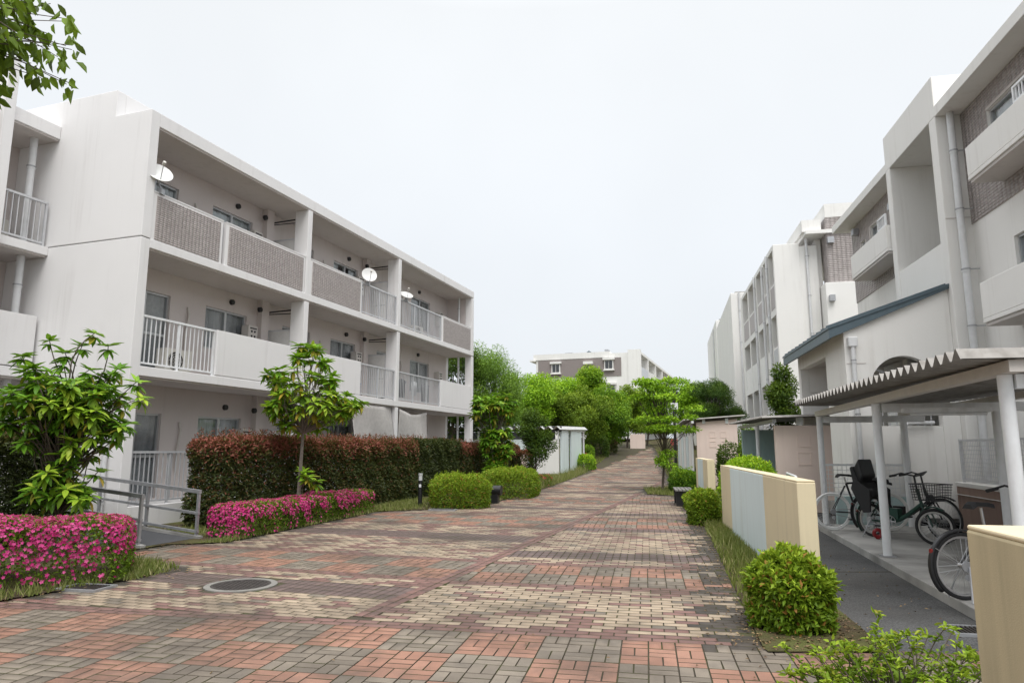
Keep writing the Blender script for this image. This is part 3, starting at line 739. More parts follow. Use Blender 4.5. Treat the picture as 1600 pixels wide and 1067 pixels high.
# ---------------------------------------------------------------- block adjoining on the left, set back
BB = thing('apartment_building', 'set back white apartment block adjoining the blank end wall', 'building', FA.p(0, 2.6, 0), LA)
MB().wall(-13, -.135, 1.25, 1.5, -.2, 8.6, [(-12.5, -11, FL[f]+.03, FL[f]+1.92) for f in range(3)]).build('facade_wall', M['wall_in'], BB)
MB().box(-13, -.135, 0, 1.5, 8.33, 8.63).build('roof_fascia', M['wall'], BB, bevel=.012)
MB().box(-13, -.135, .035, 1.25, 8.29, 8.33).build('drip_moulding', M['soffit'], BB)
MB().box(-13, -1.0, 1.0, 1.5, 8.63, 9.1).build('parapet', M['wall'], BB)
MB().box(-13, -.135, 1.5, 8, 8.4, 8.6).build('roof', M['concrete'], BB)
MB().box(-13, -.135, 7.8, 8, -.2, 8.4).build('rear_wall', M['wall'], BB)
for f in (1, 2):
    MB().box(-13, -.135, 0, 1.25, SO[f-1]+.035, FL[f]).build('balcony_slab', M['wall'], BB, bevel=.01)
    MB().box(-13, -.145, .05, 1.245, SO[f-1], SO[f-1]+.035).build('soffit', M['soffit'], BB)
MB().box(-13, -.135, 0, 1.25, -.2, .42).build('balcony_slab', M['wall'], BB)
MB().box(-1.45, -1.22, -.12, .6, -.2, 9.6).build('fin_wall', M['wall'], BB, bevel=.01)
for f in range(3): downpipe(BB, -.42, .4, FL[f], SO[f], .075, brackets=(FL[f]+1.75,), wy=.12)
railing(BB, -1.2, -.2, .08, 5.85, 6.85, ())
MB().box(-6, -.2, .02, .13, 3.23, 4.32).build('balcony_panel', M['wall'], BB, bevel=.008)
MB().tube([(-.75, 1.22, 7.75), (-.66, 1.18, 7.55), (-.78, 1.18, 7.1), (-.78, 1.18, 6.2)], .035, 8).build('refrigerant_pipe', M['heater'], BB, True)
aircon('air conditioner unit on the balcony of the set back block', Frame(BB.location.x, BB.location.y, LA), -.85, .9, 5.85, 0)

# ---------------------------------------------------------------- right apartment block (near)
CA = R(90-10.95); FC = Frame(8.4, 11.5, CA)            # x along the facade away from the camera, y towards the path
C = thing('apartment_building', 'cream apartment block with arched porch, stair tower and window balconies', 'building', (FC.x, FC.y, 0), CA)
WY = -.6
ch = [(-1.9, 1.0, 7.05, 8.0), (7.0, 8.05, 7.0, 7.95), (8.55, 8.95, 7.3, 7.75), (-1.9, .55, 4.4, 5.35), (6.9, 8.2, 4.3, 5.3), (-1.6, .2, 1.9, 2.9)]
MB().wall(-9, 2.02, WY-.25, WY, .2, 8.43, [h for h in ch if h[1] < 2]).build('facade_wall', M['wall_c'], C)
MB().wall(5.02, 9.8, WY-.25, WY, .2, 8.43, [h for h in ch if h[0] > 5]).build('facade_wall', M['wall_c'], C)
for x0, x1 in ((-9, 2.02), (5.02, 9.8)):
    hs = [(h[0]-x0, h[1]-x0, h[2]-6.05, h[3]-6.05) for h in ch if h[2] > 6 and x0 < h[0] < x1]
    bed = MB().wall(x0, x1, WY, WY+.012, 6.05, 8.425, [h for h in ch if h[2] > 6 and x0 < h[0] < x1]).build('tile_bed', M['grout'], C)
    tile_field(x1-x0, 2.37, bed, (x0, WY+.012, 6.05), (1, 0, 0), tw=.145, th=.06, thick=.008, holes=hs, outn=(0, 1, 0))
for x0, x1, z0, z1 in ch: window(C, x0, x1, WY, z0, z1, 1, 2 if x1-x0 > .6 else 1, random.choice(['sheer', 'curtain']))
MB().box(9.6, 9.8, -10, WY-.25, .2, 8.43).build('end_wall', M['wall_c'], C)
MB().box(-9, 9.8, -10.2, -10, .2, 8.43).build('rear_wall', M['wall_c'], C)
for x0, x1 in ((-9, 2.0), (5.02, 10.1)):
    MB().prism([(-.1, 8.43), (-.1, 8.66), (-.3, 8.72), (-10, 8.72), (-10, 8.46), (-.2, 8.43)], lambda a, c: (x0, a, c), lambda a, c: (x1, a, c)).build('roof_eave', M['wall_c'], C, bevel=.01)
# stair tower
MB().box(2.0, 2.32, -6, -.1, .2, 8.44).build('tower_wall', M['wall_c'], C, bevel=.015)
MB().box(4.74, 5.02, -6, -.1, .2, 8.44).build('tower_wall', M['wall_c'], C, bevel=.015)
MB().box(2.0, 5.02, -6, -.1, 8.44, 9.34).build('tower_head', M['wall_c'], C, bevel=.015)
MB().box(2.32, 4.74, -.28, -.12, 4.7, 5.78).build('landing_parapet', M['wall_c'], C, bevel=.01)
MB().box(2.32, 4.74, -3.2, -3.0, .2, 8.44).build('tower_back', M['wall_c'], C)
MB().box(2.32, 4.74, -3.0, -.28, 4.4, 4.62).build('landing', M['concrete'], C)
MB().box(1.99, 2.0, -1.2, -.11, 6.195, 6.21).build('wall_joint', M['soffit'], C)
# window balconies
def wbalc(x0, x1, z0, z1, rail=None):
    MB().box(x0, x1, WY+.02, .0, z0+.06, z0+.14).box(x0, x1, -.1, 0, z0+.14, z1).box(x0, x0+.1, WY+.02, -.1, z0+.14, z1).box(x1-.1, x1, WY+.02, -.1, z0+.14, z1).build('window_balcony', M['wall_c'], C, bevel=.012)
    MB().box(x0+.03, x1-.03, WY+.02, -.03, z0, z0+.055).build('balcony_underside', M['soffit'], C)
def wrail(x0, x1, y, z0, z1):
    b = MB().box(x0, x1, y-.02, y+.02, z1-.04, z1).box(x0, x1, y-.02, y+.02, z0, z0+.04).box(x0, x0+.04, y-.02, y+.02, z0+.04, z1-.04).box(x1-.04, x1, y-.02, y+.02, z0+.04, z1-.04)
    r_ = b.build('window_guard', M['white_metal'], C); me = MB().box(-.01, .01, -.01, .01, z0+.04, z1-.04).mesh('baluster', M['white_metal'])
    n = int((x1-x0)/.09)
    for i in range(1, n): objof('baluster', me, r_, (x0+(x1-x0)*i/n, y, 0))
wbalc(-3.2, .65, 6.42, 7.12); wbalc(5.05, 8.05, 6.35, 7.08); wbalc(-3.2, .65, 3.72, 4.52); wbalc(5.05, 8.05, 3.66, 4.4)
wrail(-3.1, -1.05, -.04, 7.12, 7.42); wrail(5.1, 5.7, -.04, 7.08, 7.4)
MB().box(8.15, 8.25, WY, WY+.3, 6.5, 7.3).box(8.05, 8.15, WY, WY+.04, 6.5, 7.3).build('glazed_end', M['sheer'], C)
for z, x in ((8.05, 9.0), (7.75, 5.8)): MB().box(x, x+.22, WY+.02, WY+.2, z, z+.2).build('vent_hood', M['galv'], C, bevel=.02)
downpipe(C, 1.86, -.33, .3, 8.43, .068, brackets=(7.55, 6.3, 5.05, 3.9), wy=-.25)
# entrance porch: near wall with an arch, lean-to slate roof, open on the path side
def arch_wall():
    b = MB(); x0, x1 = 2.2, 2.4; yc, rw, spring, apex = .86, .64, 2.75, 3.42; yr = -.095; yl = 1.95
    top = lambda y: 4.78-(y+.1)*.345; n = 24; yL, yR = yc+rw, yc-rw
    arc = [(yc+rw*math.cos(math.pi*i/n), spring+(apex-spring)*math.sin(math.pi*i/n)) for i in range(n+1)]
    f = lambda xx: (lambda a, c: (xx, a, c))
    b.prism([(yl, .2), (yl, top(yl)), (yL, top(yL)), (yL, .2)], f(x0), f(x1)); b.prism([(yR, .2), (yR, top(yR)), (yr, top(yr)), (yr, .2)], f(x0), f(x1))
    for p, q in zip(arc, arc[1:]): b.prism([p, (p[0], top(p[0])), (q[0], top(q[0])), q], f(x0), f(x1))
    b.wall(0, 0, 0, 0, 0, 0); w_ = b.build('porch_wall', M['wall_c'], C)
    MB().prism([(yL, .2), (yL, 2.0), (yR, 2.0), (yR, .2)], f(x0+.03), f(x1-.03)).build('porch_sill', M['wall_c'], C)
    MB().box(2.192, 2.2, yL+.06, yl-.02, 3.275, 3.29).box(2.192, 2.2, -.08, yR-.02, 3.275, 3.29).build('wall_joint', M['soffit'], w_)
    r_ = MB()
    for i in range(9): yy = yR+.1+i*.13; r_.cyl((2.5, yy, 1.9), (2.5, yy, 2.8+.05*i), .012, n=6)
    r_.tube([(2.5, yR+.05, 2.78), (2.5, yL-.1, 3.22)], .02, 8); r_.build('stair_rail', M['grey_metal'], C)
arch_wall()
MB().wall(2.4, 6.6, 1.75, 1.95, .2, 3.98, [(3.75, 6.35, -1, 3.62)]).build('porch_side', M['wall_c'], C, bevel=.012)
MB().box(6.35, 6.6, -.1, 1.75, .2, 4.0).build('porch_wall', M['wall_c'], C)
MB().box(6.342, 6.35, -.08, 1.74, 3.0, 3.015).build('wall_joint', M['soffit'], C)
MB().box(2.4, 6.35, -.1, 1.75, 3.66, 3.72).build('porch_ceiling', M['soffit'], C)
rf = MB(); ra = lambda y: 4.82-(y+.1)*.345
rf.prism([(-.095, ra(-.095)), (2.25, ra(2.25)), (2.25, ra(2.25)-.2), (-.095, ra(-.095)-.05)], lambda a, c: (2.12, a, c), lambda a, c: (2.17, a, c))
rf.box(2.17, 6.95, 2.2, 2.25, ra(2.25)-.2, ra(2.25)-.01)
rf.prism([(-.095, ra(-.095)+.05), (2.27, ra(2.27)+.05), (2.27, ra(2.27)), (-.095, ra(-.095))], lambda a, c: (2.1, a, c), lambda a, c: (6.95, a, c))
porch = rf.build('porch_roof', M['teal'], C)
for k in range(11): xx = 2.25+k*.44; MB().prism([(-.09, ra(-.09)+.055), (2.26, ra(2.26)+.055), (2.26, ra(2.26)+.09), (-.09, ra(-.09)+.09)], lambda a, c: (xx, a, c), lambda a, c: (xx+.03, a, c)).build('standing_seam', M['teal'], porch)
hop = MB().box(2.06, 2.2, 1.72, 1.9, 3.62, 3.82).build('rain_hopper', M['pvc'], C, bevel=.015)
downpipe(C, 2.12, 1.81, .3, 3.63, .045, brackets=(3.3, 2.2, 1.2), wy=-.02)
MB().box(2.4, 7, -2.5, 1.75, .1, .3).build('porch_floor', M['concrete'], C)

# ---------------------------------------------------------------- right apartment block (middle)
DA = R(90-11.5); FD = Frame(11.1, 28.1, DA)
D = thing('apartment_building', 'tall cream block with slot balconies and brown tiled gable behind the porch', 'building', (FD.x, FD.y, 0), DA)
ZD = [2.05, 4.72, 7.41, 10.1]
MB().box(0, .22, -1.05, 0, .2, 10.12).build('end_wall', M['wall_far'], D, bevel=.02)
MB().box(.22, 11, -1.05, 0, 9.92, 10.12).build('roof_beam', M['wall_far'], D)
for f in range(3):
    z = ZD[f]; zt = ZD[f+1] if f < 2 else 9.92
    MB().box(.22, 11, -1.3, 0, z-.28, z-.02).build('balcony_slab', M['wall_far'], D)
    for k, (a, c) in enumerate(((.22, 1.35), (1.6, 2.75), (3.0, 5.0), (5.6, 7.9), (8.2, 10.3))):
        p = MB().box(a, c, -.13, -.03, z-.02, z+1.1).build('balcony_panel', M['wall_far'], D)
        if f == 2: MB().box(a+.1, c-.1, -.03, -.015, z+.06, z+1.0).build('tile_bed', M['tile'], p)
        elif f == 1 and k == 0: MB().box(a+.1, c-.1, -.03, -.015, z+.06, z+1.0).build('frosted_pane', M['sheer'], p)
    for a, c in ((1.35, 1.6), (2.75, 3.0), (5.0, 5.6), (7.9, 8.2), (10.3, 11)):
        MB().box(a, c, -.5, -.002, z-.02, zt-.28 if f < 2 else zt).build('column', M['wall_far'], D)
MB().box(.22, 11, -1.5, -1.3, .2, 10.1).build('facade_wall', M['wall_in'], D)
for f in range(3):
    for a in (.6, 3.4, 5.9, 8.5): MB().box(a, a+1.2, -1.3, -1.27, ZD[f]+.05, ZD[f]+1.95).build('window', M['glass'], D)
MB().box(.05, .3, -1.75, -1.05, .2, 10.0).build('recess_wall', M['wall_far'], D)
for z0 in (1, ): downpipe(D, -.02, -1.33, z0, 10.3, .05, brackets=(9.5, 7.8, 6.2, 4.5), wy=-.1)
for x in (1.47, 2.88, 5.3): downpipe(D, x, .06, 1, 10.0 if x != 2.88 else 9.9, .055, brackets=(9.4, 7.2, 4.6), wy=-.08)
MB().box(.2, 11, -1.95, -1.75, .2, 10.9).build('gable_wall', M['wall_far'], D)
tb = MB().box(-.6, .2, -3.75, -2.0, 8.2, 10.98).build('tiled_gable', M['grout'], D)
tile_field(1.75, 2.76, tb, (-.6, -3.75, 8.21), (0, 1, 0), tw=.17, th=.075, outn=(-1, 0, 0), name='tiles')
tile_field(.8, 2.76, tb, (-.6, -2.0, 8.21), (1, 0, 0), tw=.17, th=.075, outn=(0, 1, 0), name='tiles')
MB().box(-.6, 6, -12, -3.75, .2, 10.98).build('rear_block', M['wall_far'], D)
MB().box(-.75, .2, -3.9, -1.8, .2, 8.2).build('lower_gable', M['wall_far'], D, bevel=.02)
MB().box(-.5, 11.2, -1.85, -1.1, 10.45, 10.95).prism([(-1.2, 10.3), (-1.2, 10.45), (-3.0, 10.45), (-3.0, 10.3)], lambda a, c: (-.7, a, c), lambda a, c: (11.2, a, c)).build('roof_eave', M['wall_far'], D)
MB().box(-.62, 11, -12, -2.0, 10.98, 11.55).build('parapet', M['wall_far'], D)
MB().box(-.8, -.6, -2.25, -2.0, 9.85, 10.1).box(-.95, -.75, -2.1, -1.9, 7.4, 7.65).build('vent_hood', M['galv'], D)
E1 = thing('apartment_building', 'blank pale end wall of the block beyond the slot balconies', 'building', (13.75, 42, 0), R(90-12.8))
MB().box(0, 13, -6, 0, .5, 11.2).build('wall', M['wall_far'], E1, bevel=.03); downpipe(E1, -.06, -.5, 1, 11.2, .06, brackets=(10, 8), wy=.06)
MB().box(.3, 12.7, -5.7, -.3, 11.2, 11.35).build('roof', M['concrete'], E1)
E2 = thing('apartment_building', 'farthest pale end wall in the row beyond the pine', 'building', (17.3, 57, 0), R(90-12.8))
MB().box(0, 13, -7, 0, .8, 12.3).build('wall', M['wall_far'], E2, bevel=.03); downpipe(E2, -.06, -.3, 1, 11.8, .07, brackets=(10, 8), wy=.06); downpipe(E2, 3, .05, 1, 12, .07)
MB().box(.3, 12.7, -6.7, -.3, 12.3, 12.45).build('roof', M['concrete'], E2)

# ---------------------------------------------------------------- far block on the rise
FF = Frame(12.75, 74.5, R(90-20)); zb = 2.6
Fb = thing('apartment_building', 'far apartment block with brown upper storey and hooded windows above the trees', 'building', (FF.x, FF.y, 0), FF.a)
fh = []      # gable faces the camera: plane x=0, y from 0 (right) to 10.6 (left)
gy = lambda px: (985-px)/150*10.6
MB().box(0, 30, 0, 10.6, zb, 12.0).build('wall', M['wall_far'], Fb)
MB().box(-.06, 0, .75, 10.35, 9.45, 11.5).build('brown_storey', plain('brown_far_wall', (.27, .235, .225), .85), Fb)
MB().box(-.1, 30.1, 2.0, 10.9, 11.55, 12.2).build('roof_band', M['wall_far'], Fb)
MB().box(-.3, 30, 10.6, 11.3, 11.4, 11.6).build('eave', M['wall_far'], Fb)
MB().box(-.1, .4, -1.4, .0, zb, 12.3).build('wing_wall', M['wall_far'], Fb)
for yy, hw, z0, z1 in ((8.2, .5, 10.0, 11.05), (2.1, .5, 10.2, 11.25), (1.9, .45, 7.4, 8.5)):
    wn = MB().box(-.22, -.06, yy-hw, yy+hw, z0, z1).build('window', M['wall_far'], Fb)
    for sx in (-.23, .02): MB().box(-.24, -.22, yy+sx*1.0-.0 if sx > 0 else yy-.4, yy+.4 if sx > 0 else yy-.03, z0+.08, z1-.08).build('pane', M['glass'], wn)
    MB().box(-.4, -.06, yy-hw-.15, yy+hw+.15, z1, z1+.22).build('hood', M['wall_far'], wn); MB().box(-.34, -.06, yy-hw-.1, yy+hw+.1, z0-.14, z0).build('sill', M['wall_far'], wn)
wn = MB().box(-.15, -.06, 4.0, 4.85, 10.2, 10.85).build('window', M['wall_far'], Fb)
MB().box(-.17, -.15, 4.08, 4.4, 10.28, 10.78).build('pane', M['glass'], wn); MB().box(-.17, -.15, 4.46, 4.78, 10.28, 10.78).build('pane', M['glass'], wn); MB().box(-.5, -.06, 3.9, 4.95, 10.85, 11.15).build('hood', M['wall_far'], wn)
for f in range(3):
    z = 9.4-2.67*f
    MB().box(.4, 30, -1.35, 0, z-.25, z).build('balcony_slab', M['wall_far'], Fb)
    for k in range(5):
        MB().box(.5+6*k, 5.6+6*k, -1.35, -1.28, z, z+1.05).build('balcony_panel', M['grey_metal'] if k % 2 == 0 else M['wall_far'], Fb); MB().box(5.6+6*k, 6+6*k, -1.35, -.4, z, z+2.42).build('column', M['wall_far'], Fb)
        MB().box(1.2+6*k, 2.8+6*k, -.03, 0, z+.05, z+2).build('window', M['glass'], Fb)
MB().box(.4, 30, -1.35, .1, 11.82, 12.1).build('roof_band', M['wall_far'], Fb)
for yy, w_, h in ((7.0, .9, .22), (2.6, .4, .4)): MB().box(1, 2, yy-w_/2, yy+w_/2, 12.2, 12.2+h).build('roof_vent', M['galv'], Fb)
MB().prism([(4.0, 12.2), (6.0, 12.2), (5.1, 12.85)], lambda a, c: (3, a, c), lambda a, c: (6, a, c)).build('roof_hatch', M['teal'], Fb)
sh2 = thing('house', 'low white house with slate blue roof beside the far block', 'house', (17.6, 66, 1.8), R(70))
MB().box(0, 6, -4, 2, 0, 4.6).build('wall', M['wall_far'], sh2); MB().prism([(-4.4, 4.6), (2.4, 4.6), (-1, 6.0)], lambda a, c: (-.4, a, c), lambda a, c: (6.4, a, c)).build('roof', M['roof_white'], sh2)

# ---------------------------------------------------------------- corrugated sheets
def corrugated(x0, x1, y0, y1, z00, z01, z10, z11, pitch, amp, along='x', th=.006, flat=.28):
    """sheet whose waves follow one another along x (ridges run along y); corner heights z(x,y)"""
    b = MB(); n = int(round((x1-x0)/pitch)); prof = []
    for k in range(n):
        for t, h in ((0, 0), (flat/2, 0), (.5-flat/4, 1), (.5+flat/4, 1), (1-flat/2, 0)): prof.append((x0+(k+t)*(x1-x0)/n, h))
    prof.append((x1, 0)); vs = []
    for x, h in prof:
        s_ = (x-x0)/(x1-x0)
        za = z00+(z10-z00)*s_; zc = z01+(z11-z01)*s_
        vs += [(x, y0, za+h*amp), (x, y1, zc+h*amp), (x, y0, za+h*amp-th), (x, y1, zc+h*amp-th)]
    fs = []
    for i in range(len(prof)-1):
        a = 4*i; c = a+4; fs += [(a, c, c+1, a+1), (a+2, a+3, c+3, c+2), (a, a+2, c+2, c), (a+1, c+1, c+3, a+3)]
    return b.add(vs, fs)

# ---------------------------------------------------------------- cycle shelter
S = thing('cycle_shelter', 'open cycle shelter with folded steel roof on white round posts', 'shelter', (sh.x, sh.y, 0), sh.a)
for x in (0, 3.95, 7.95):
    MB().cyl((x, 0, .1), (x, 0, 2.17), .057, n=18).build('post', M['white_metal'], S, True)
    MB().cyl((x+.02, -1.5, .1), (x+.02, -1.5, 2.12), .062, n=18).build('post', M['white_metal'], S, True)
    MB().box(x-.05, x+.05, -1.85, -.065, 2.05, 2.17).build('cross_beam', M['white_metal'], S)
    MB().box(x-.09, x+.09, -.09, .09, .1, .115).build('base_plate', M['galv'], S)
MB().box(-.25, 8.05, -.06, .06, 2.172, 2.27).build('front_beam', M['heater'], S)
MB().box(-.25, 8.05, -1.56, -1.44, 2.172, 2.25).build('rear_beam', M['heater'], S)
MB().cyl((3.5, -1.2, 2.0), (3.5, -.3, 2.0), .02, n=8).box(3.46, 3.54, -1.25, -.2, 2.02, 2.08).build('lamp_fitting', M['white_metal'], S)
corrugated(-.3, 8.1, .42, -1.9, 2.285, 2.265, 2.40, 2.36, .23, .095, flat=.18).build('roof_sheet', M['roof_steel'], S)

# retaining wall with mesh fence behind the shelter
rw = Frame(7.35, 8.5, R(90-13.6))
RWt = thing('retaining_wall', 'brown stained retaining wall with pale coping behind the cycle shelter', 'wall', (rw.x, rw.y, 0), rw.a)
MB().box(-6, 5.0, -.2, 0, -.1, .84).build('wall', M['brownwall'], RWt); MB().box(-6, 5.0, -.23, .03, .84, .92).build('coping', M['wall_c'], RWt, bevel=.01)
def mesh_fence(label, fr, x0, x1, y, z0, z1, mat, n_post, pitch=.075):
    t = thing('mesh_fence', label, 'fence', fr.p(x0, y, z0), fr.a); L_ = x1-x0; h = z1-z0
    MB().box(0, L_, -.02, .02, h-.04, h).box(0, L_, -.02, .02, .02, .06).build('rail', mat, t)
    for k in range(n_post+1): MB().box(L_*k/n_post-.02, L_*k/n_post+.02, -.023, .023, 0, h+.01).build('post', mat, t)
    b = MB()
    for i in range(1, int(L_/pitch)): b.box(i*pitch-.005, i*pitch+.005, -.006, 0, .06, h-.04)
    for j in range(1, int(h/pitch)): b.box(0, L_, 0, .006, j*pitch-.005, j*pitch+.005)
    b.build('mesh', mat, t, kind='stuff'); return t
mesh_fence('grey mesh fence on the coping of the brown retaining wall', rw, -6, 4.9, -.1, .92, 1.72, M['grey_metal'], 7)
grid_sheet('terrace', lambda y: (7.25+.242*(y-8.5), 30), [y for y in np.arange(2, 13.6, .5)], M['concrete'], .7, 6)
aq = thing('screen_wall', 'low aqua screen wall behind the white wheeled bicycle', 'wall', sh.p(8.35, -.62, 0), sh.a)
MB().box(-.06, .06, -1.0, .35, .0, .62).build('wall', M['aqua'], aq, bevel=.01)
mesh_fence('white lattice fence above the aqua screen wall', Frame(*sh.p(8.3, -.08)[:2], sh.a-R(90)), 0, 1.5, 0, .62, 1.25, M['white_metal'], 1, .085)
hr = thing('handrail', 'white step handrail beside the far shelter post', 'handrail', sh.p(8.6, .3, 0), sh.a)
MB().tube([(0, 0, 0), (0, 0, .55), (.8, -.02, .95), (2.0, -.02, .98)], .03, 8).build('rail', M['white_metal'], hr, True); MB().cyl((2.0, -.02, 0), (2.0, -.02, .98), .025, n=8).build('post', M['white_metal'], hr, True)
gb = thing('white_pipe_frame', 'bent white service pipe on the cream wall behind the shelter', 'pipe', FC.p(2.16, 1.0, 0), CA)
MB().tube([(0, 0, .3), (0, 0, 1.9), (-.02, -.12, 2.05), (0, -.6, 2.06)], .035, 8).build('pipe', M['pvc'], gb, True)

# ---------------------------------------------------------------- yellow and blue garden walls
def garden_wall(label, x, y, ang, L_, h, segs, th=.19):
    t = thing('garden_wall', label, 'wall', (x, y, 0), ang)
    for a, c, mat in segs:
        MB().box(a, c-.012, -th, 0, -.1, h-(.0)).build('panel', M[mat], t, bevel=.012)
    for a, c, mat in segs[:-1]: MB().box(c-.012, c, -th+.02, -.02, -.1, h-.02).build('joint', M['yellow'], t)
    MB().box(.003, L_-.015, -th+.004, -.004, h, h+.02).build('capping', M['yellow'], t, bevel=.008); return t
wa = R(90-10.3)
garden_wall('long yellow and pale blue garden wall beside the cycle lane', 2.98, 7.3, wa, 6.8, 1.2, [(0, 2.0, 'yellow'), (2.0, 3.9, 'blue'), (3.9, 5.35, 'blue'), (5.35, 6.8, 'yellow')])
garden_wall('short yellow and pale blue garden wall behind the bench', 4.95, 17.6, wa, 3.5, 1.25, [(0, 1.2, 'yellow'), (1.2, 2.9, 'blue'), (2.9, 3.5, 'yellow')])
garden_wall('weathered yellow garden wall beside the loose leafy azalea', .83, -2.9, R(90-11), 6.12, 1.2, [(0, 3.1, 'yellow_old_shaded'), (3.1, 6.12, 'yellow_old_shaded')], .26)

# ---------------------------------------------------------------- sheds on the right
def emboss(parent, yy, z, s_, x):
    b = MB(); e_ = .012
    for a in ((yy-s_, yy+s_, z+s_-.02, z+s_), (yy-s_, yy+s_, z-s_, z-s_+.02), (yy-s_, yy-s_+.02, z-s_+.02, z+s_-.02), (yy+s_-.02, yy+s_, z-s_+.02, z+s_-.02)): b.box(x-e_, x, *a)
    return b
s2 = Frame(6.55, 17.3, R(90-10.5))
T2 = thing('bin_shed', 'open shed with aqua rear wall, pink end wall and corrugated roof', 'shed', (s2.x, s2.y, 0), s2.a)
pw = MB().box(0, .15, -1.6, -.05, 0, 2.12).build('end_wall', M['pink'], T2, bevel=.01)
for z in (1.75, 1.3): emboss(pw, -.72, z, .16, 0).build('moulding', M['pink'], pw)
aw = MB().box(5.3, 5.45, -1.6, .0, 0, 2.15).build('end_wall', M['aqua'], T2, bevel=.01)
for z in (1.85, 1.35): emboss(aw, -.5, z, .2, 5.3).build('moulding', M['aqua'], aw)
MB().box(.15, 5.3, -1.75, -1.6, 0, 2.1).build('rear_wall', M['aqua'], T2)
for x in (2.6,): MB().cyl((x, -.05, 0), (x, -.05, 2.25), .055, n=14).build('post', M['white_metal'], T2, True)
MB().box(0, 5.6, -.1, .0, 2.2, 2.28).build('beam', M['grey_metal'], T2)
corrugated(-.35, 6.0, .3, -1.9, 2.3, 2.36, 2.36, 2.42, .16, .05).build('roof_sheet', M['roof_steel'], T2)
MB().box(.05, .15, -.75, -.6, 2.13, 2.32).build('bracket', M['white_metal'], T2)
s1 = Frame(7.5, 28, R(90-11)); z1 = .12
T1 = thing('bin_shed', 'long shed with pale pink end wall and dark mono pitch roof', 'shed', (s1.x, s1.y, 0), s1.a)
pw = MB().prism([(-1.6, 0), (-1.6, 2.72), (-.0, 2.6), (0, 0)], lambda a, c: (0, a, c), lambda a, c: (.15, a, c)).build('end_wall', M['pink'], T1, bevel=.01)
for yy in (-.62, -1.05):
    for z in (2.1, 1.72): emboss(pw, yy, z, .12, 0).build('moulding', M['pink'], pw)
for k in range(6):
    a = .6+k*2.1; MB().box(a, a+1.5, .1, .2, 0, 2.1).build('side_panel', M['blue'] if k % 2 else M['wall_far'], T1, bevel=.01); MB().cyl((a-.2, .15, 0), (a-.2, .15, 2.55), .045, n=10).build('post', M['white_metal'], T1, True)
MB().box(.15, 13, -1.6, -1.45, 0, 2.6).build('rear_wall', M['pink'], T1)
corrugated(-.2, 13.4, .5, -1.9, 2.68, 2.85, 2.68, 2.85, .16, .045).build('roof_sheet', M['roof_steel'], T1)
MB().box(-.2, 13.3, .1, .2, 2.56, 2.66).build('beam', M['white_metal'], T1)
for yy in (-.3, -1.2): MB().box(-.04, -.0, yy-.06, yy+.06, 2.55, 2.75).build('bracket', M['white_metal'], T1)
# shed on the left
s3 = Frame(2.43, 36, R(90-18.9)); zs = .2
T3 = thing('bicycle_shed', 'white and pale blue shed with scalloped corrugated roof past the left block', 'shed', (s3.x, s3.y, zs), s3.a)
MB().box(0, .12, .75, 1.6, 0, 1.82).build('front_wall', M['wall_far'], T3); MB().box(0, .12, 0, .75, 0, 1.82).build('front_wall', M['wall_far'], T3); MB().box(0, .12, 1.6, 7.5, 0, 1.82).build('front_wall', M['blue'], T3)
MB().box(-.012, 0, 1.7, 3.3, 0, 1.1).build('pink_panel', M['pink'], T3)
MB().box(.05, .1, 0.2, 7.5, 1.83, 2.22).build('window_band', M['glass'], T3)
for yy in (0, 1.5, 3.0, 4.5, 6.0, 7.5): MB().box(0, .12, yy-.05 if yy else 0, yy+.05, 1.82, 2.28).build('post', M['white_metal'], T3)
MB().box(0.3, 1.75, -.1, 0, -.1, 2.3).build('side_panel', M['blue'], T3); MB().box(2.35, 4.8, -.1, 0, -.1, 2.3).build('side_panel', M['blue'], T3)
MB().box(1.75, 2.35, .3, .35, 0, 2.3).build('dark_gap', M['dark'], T3); MB().cyl((5.5, -.05, -.1), (5.5, -.05, 2.35), .06, n=12).build('post', M['white_metal'], T3, True)
MB().box(4.8, 5.4, .1, .15, .2, 2.2).build('dark_gap', M['glass'], T3)
b = corrugated(-.2, 7.8, -.35, 6.2, 0, 0, 0, 0, .45, .17, flat=.12)      # waves seen along the front edge
b.v = [(y-.0, x, z+2.34+.02*y) for x, y, z in b.v]; b.f = [tuple(reversed(f)) for f in b.f]
b.build('roof_sheet', M['roof_white'], T3); MB().box(.13, .3, -.1, 7.5, 2.24, 2.5).build('beam', M['dark'], T3); MB().box(.1, 5.6, -.12, -.02, 2.31, 2.38).build('beam', M['white_metal'], T3)  # front beam coloured dark to stand in for shade under the roof waves
pk = MB().box(0, 1.3, 0, .2, 0, 1.5).build('garden_wall', M['pink']); pk.location = (10.45, 61, 1.3); pk.rotation_euler = (0, 0, R(-12)); tag(pk, 'low pale pink wall at the far bend of the path', 'wall')

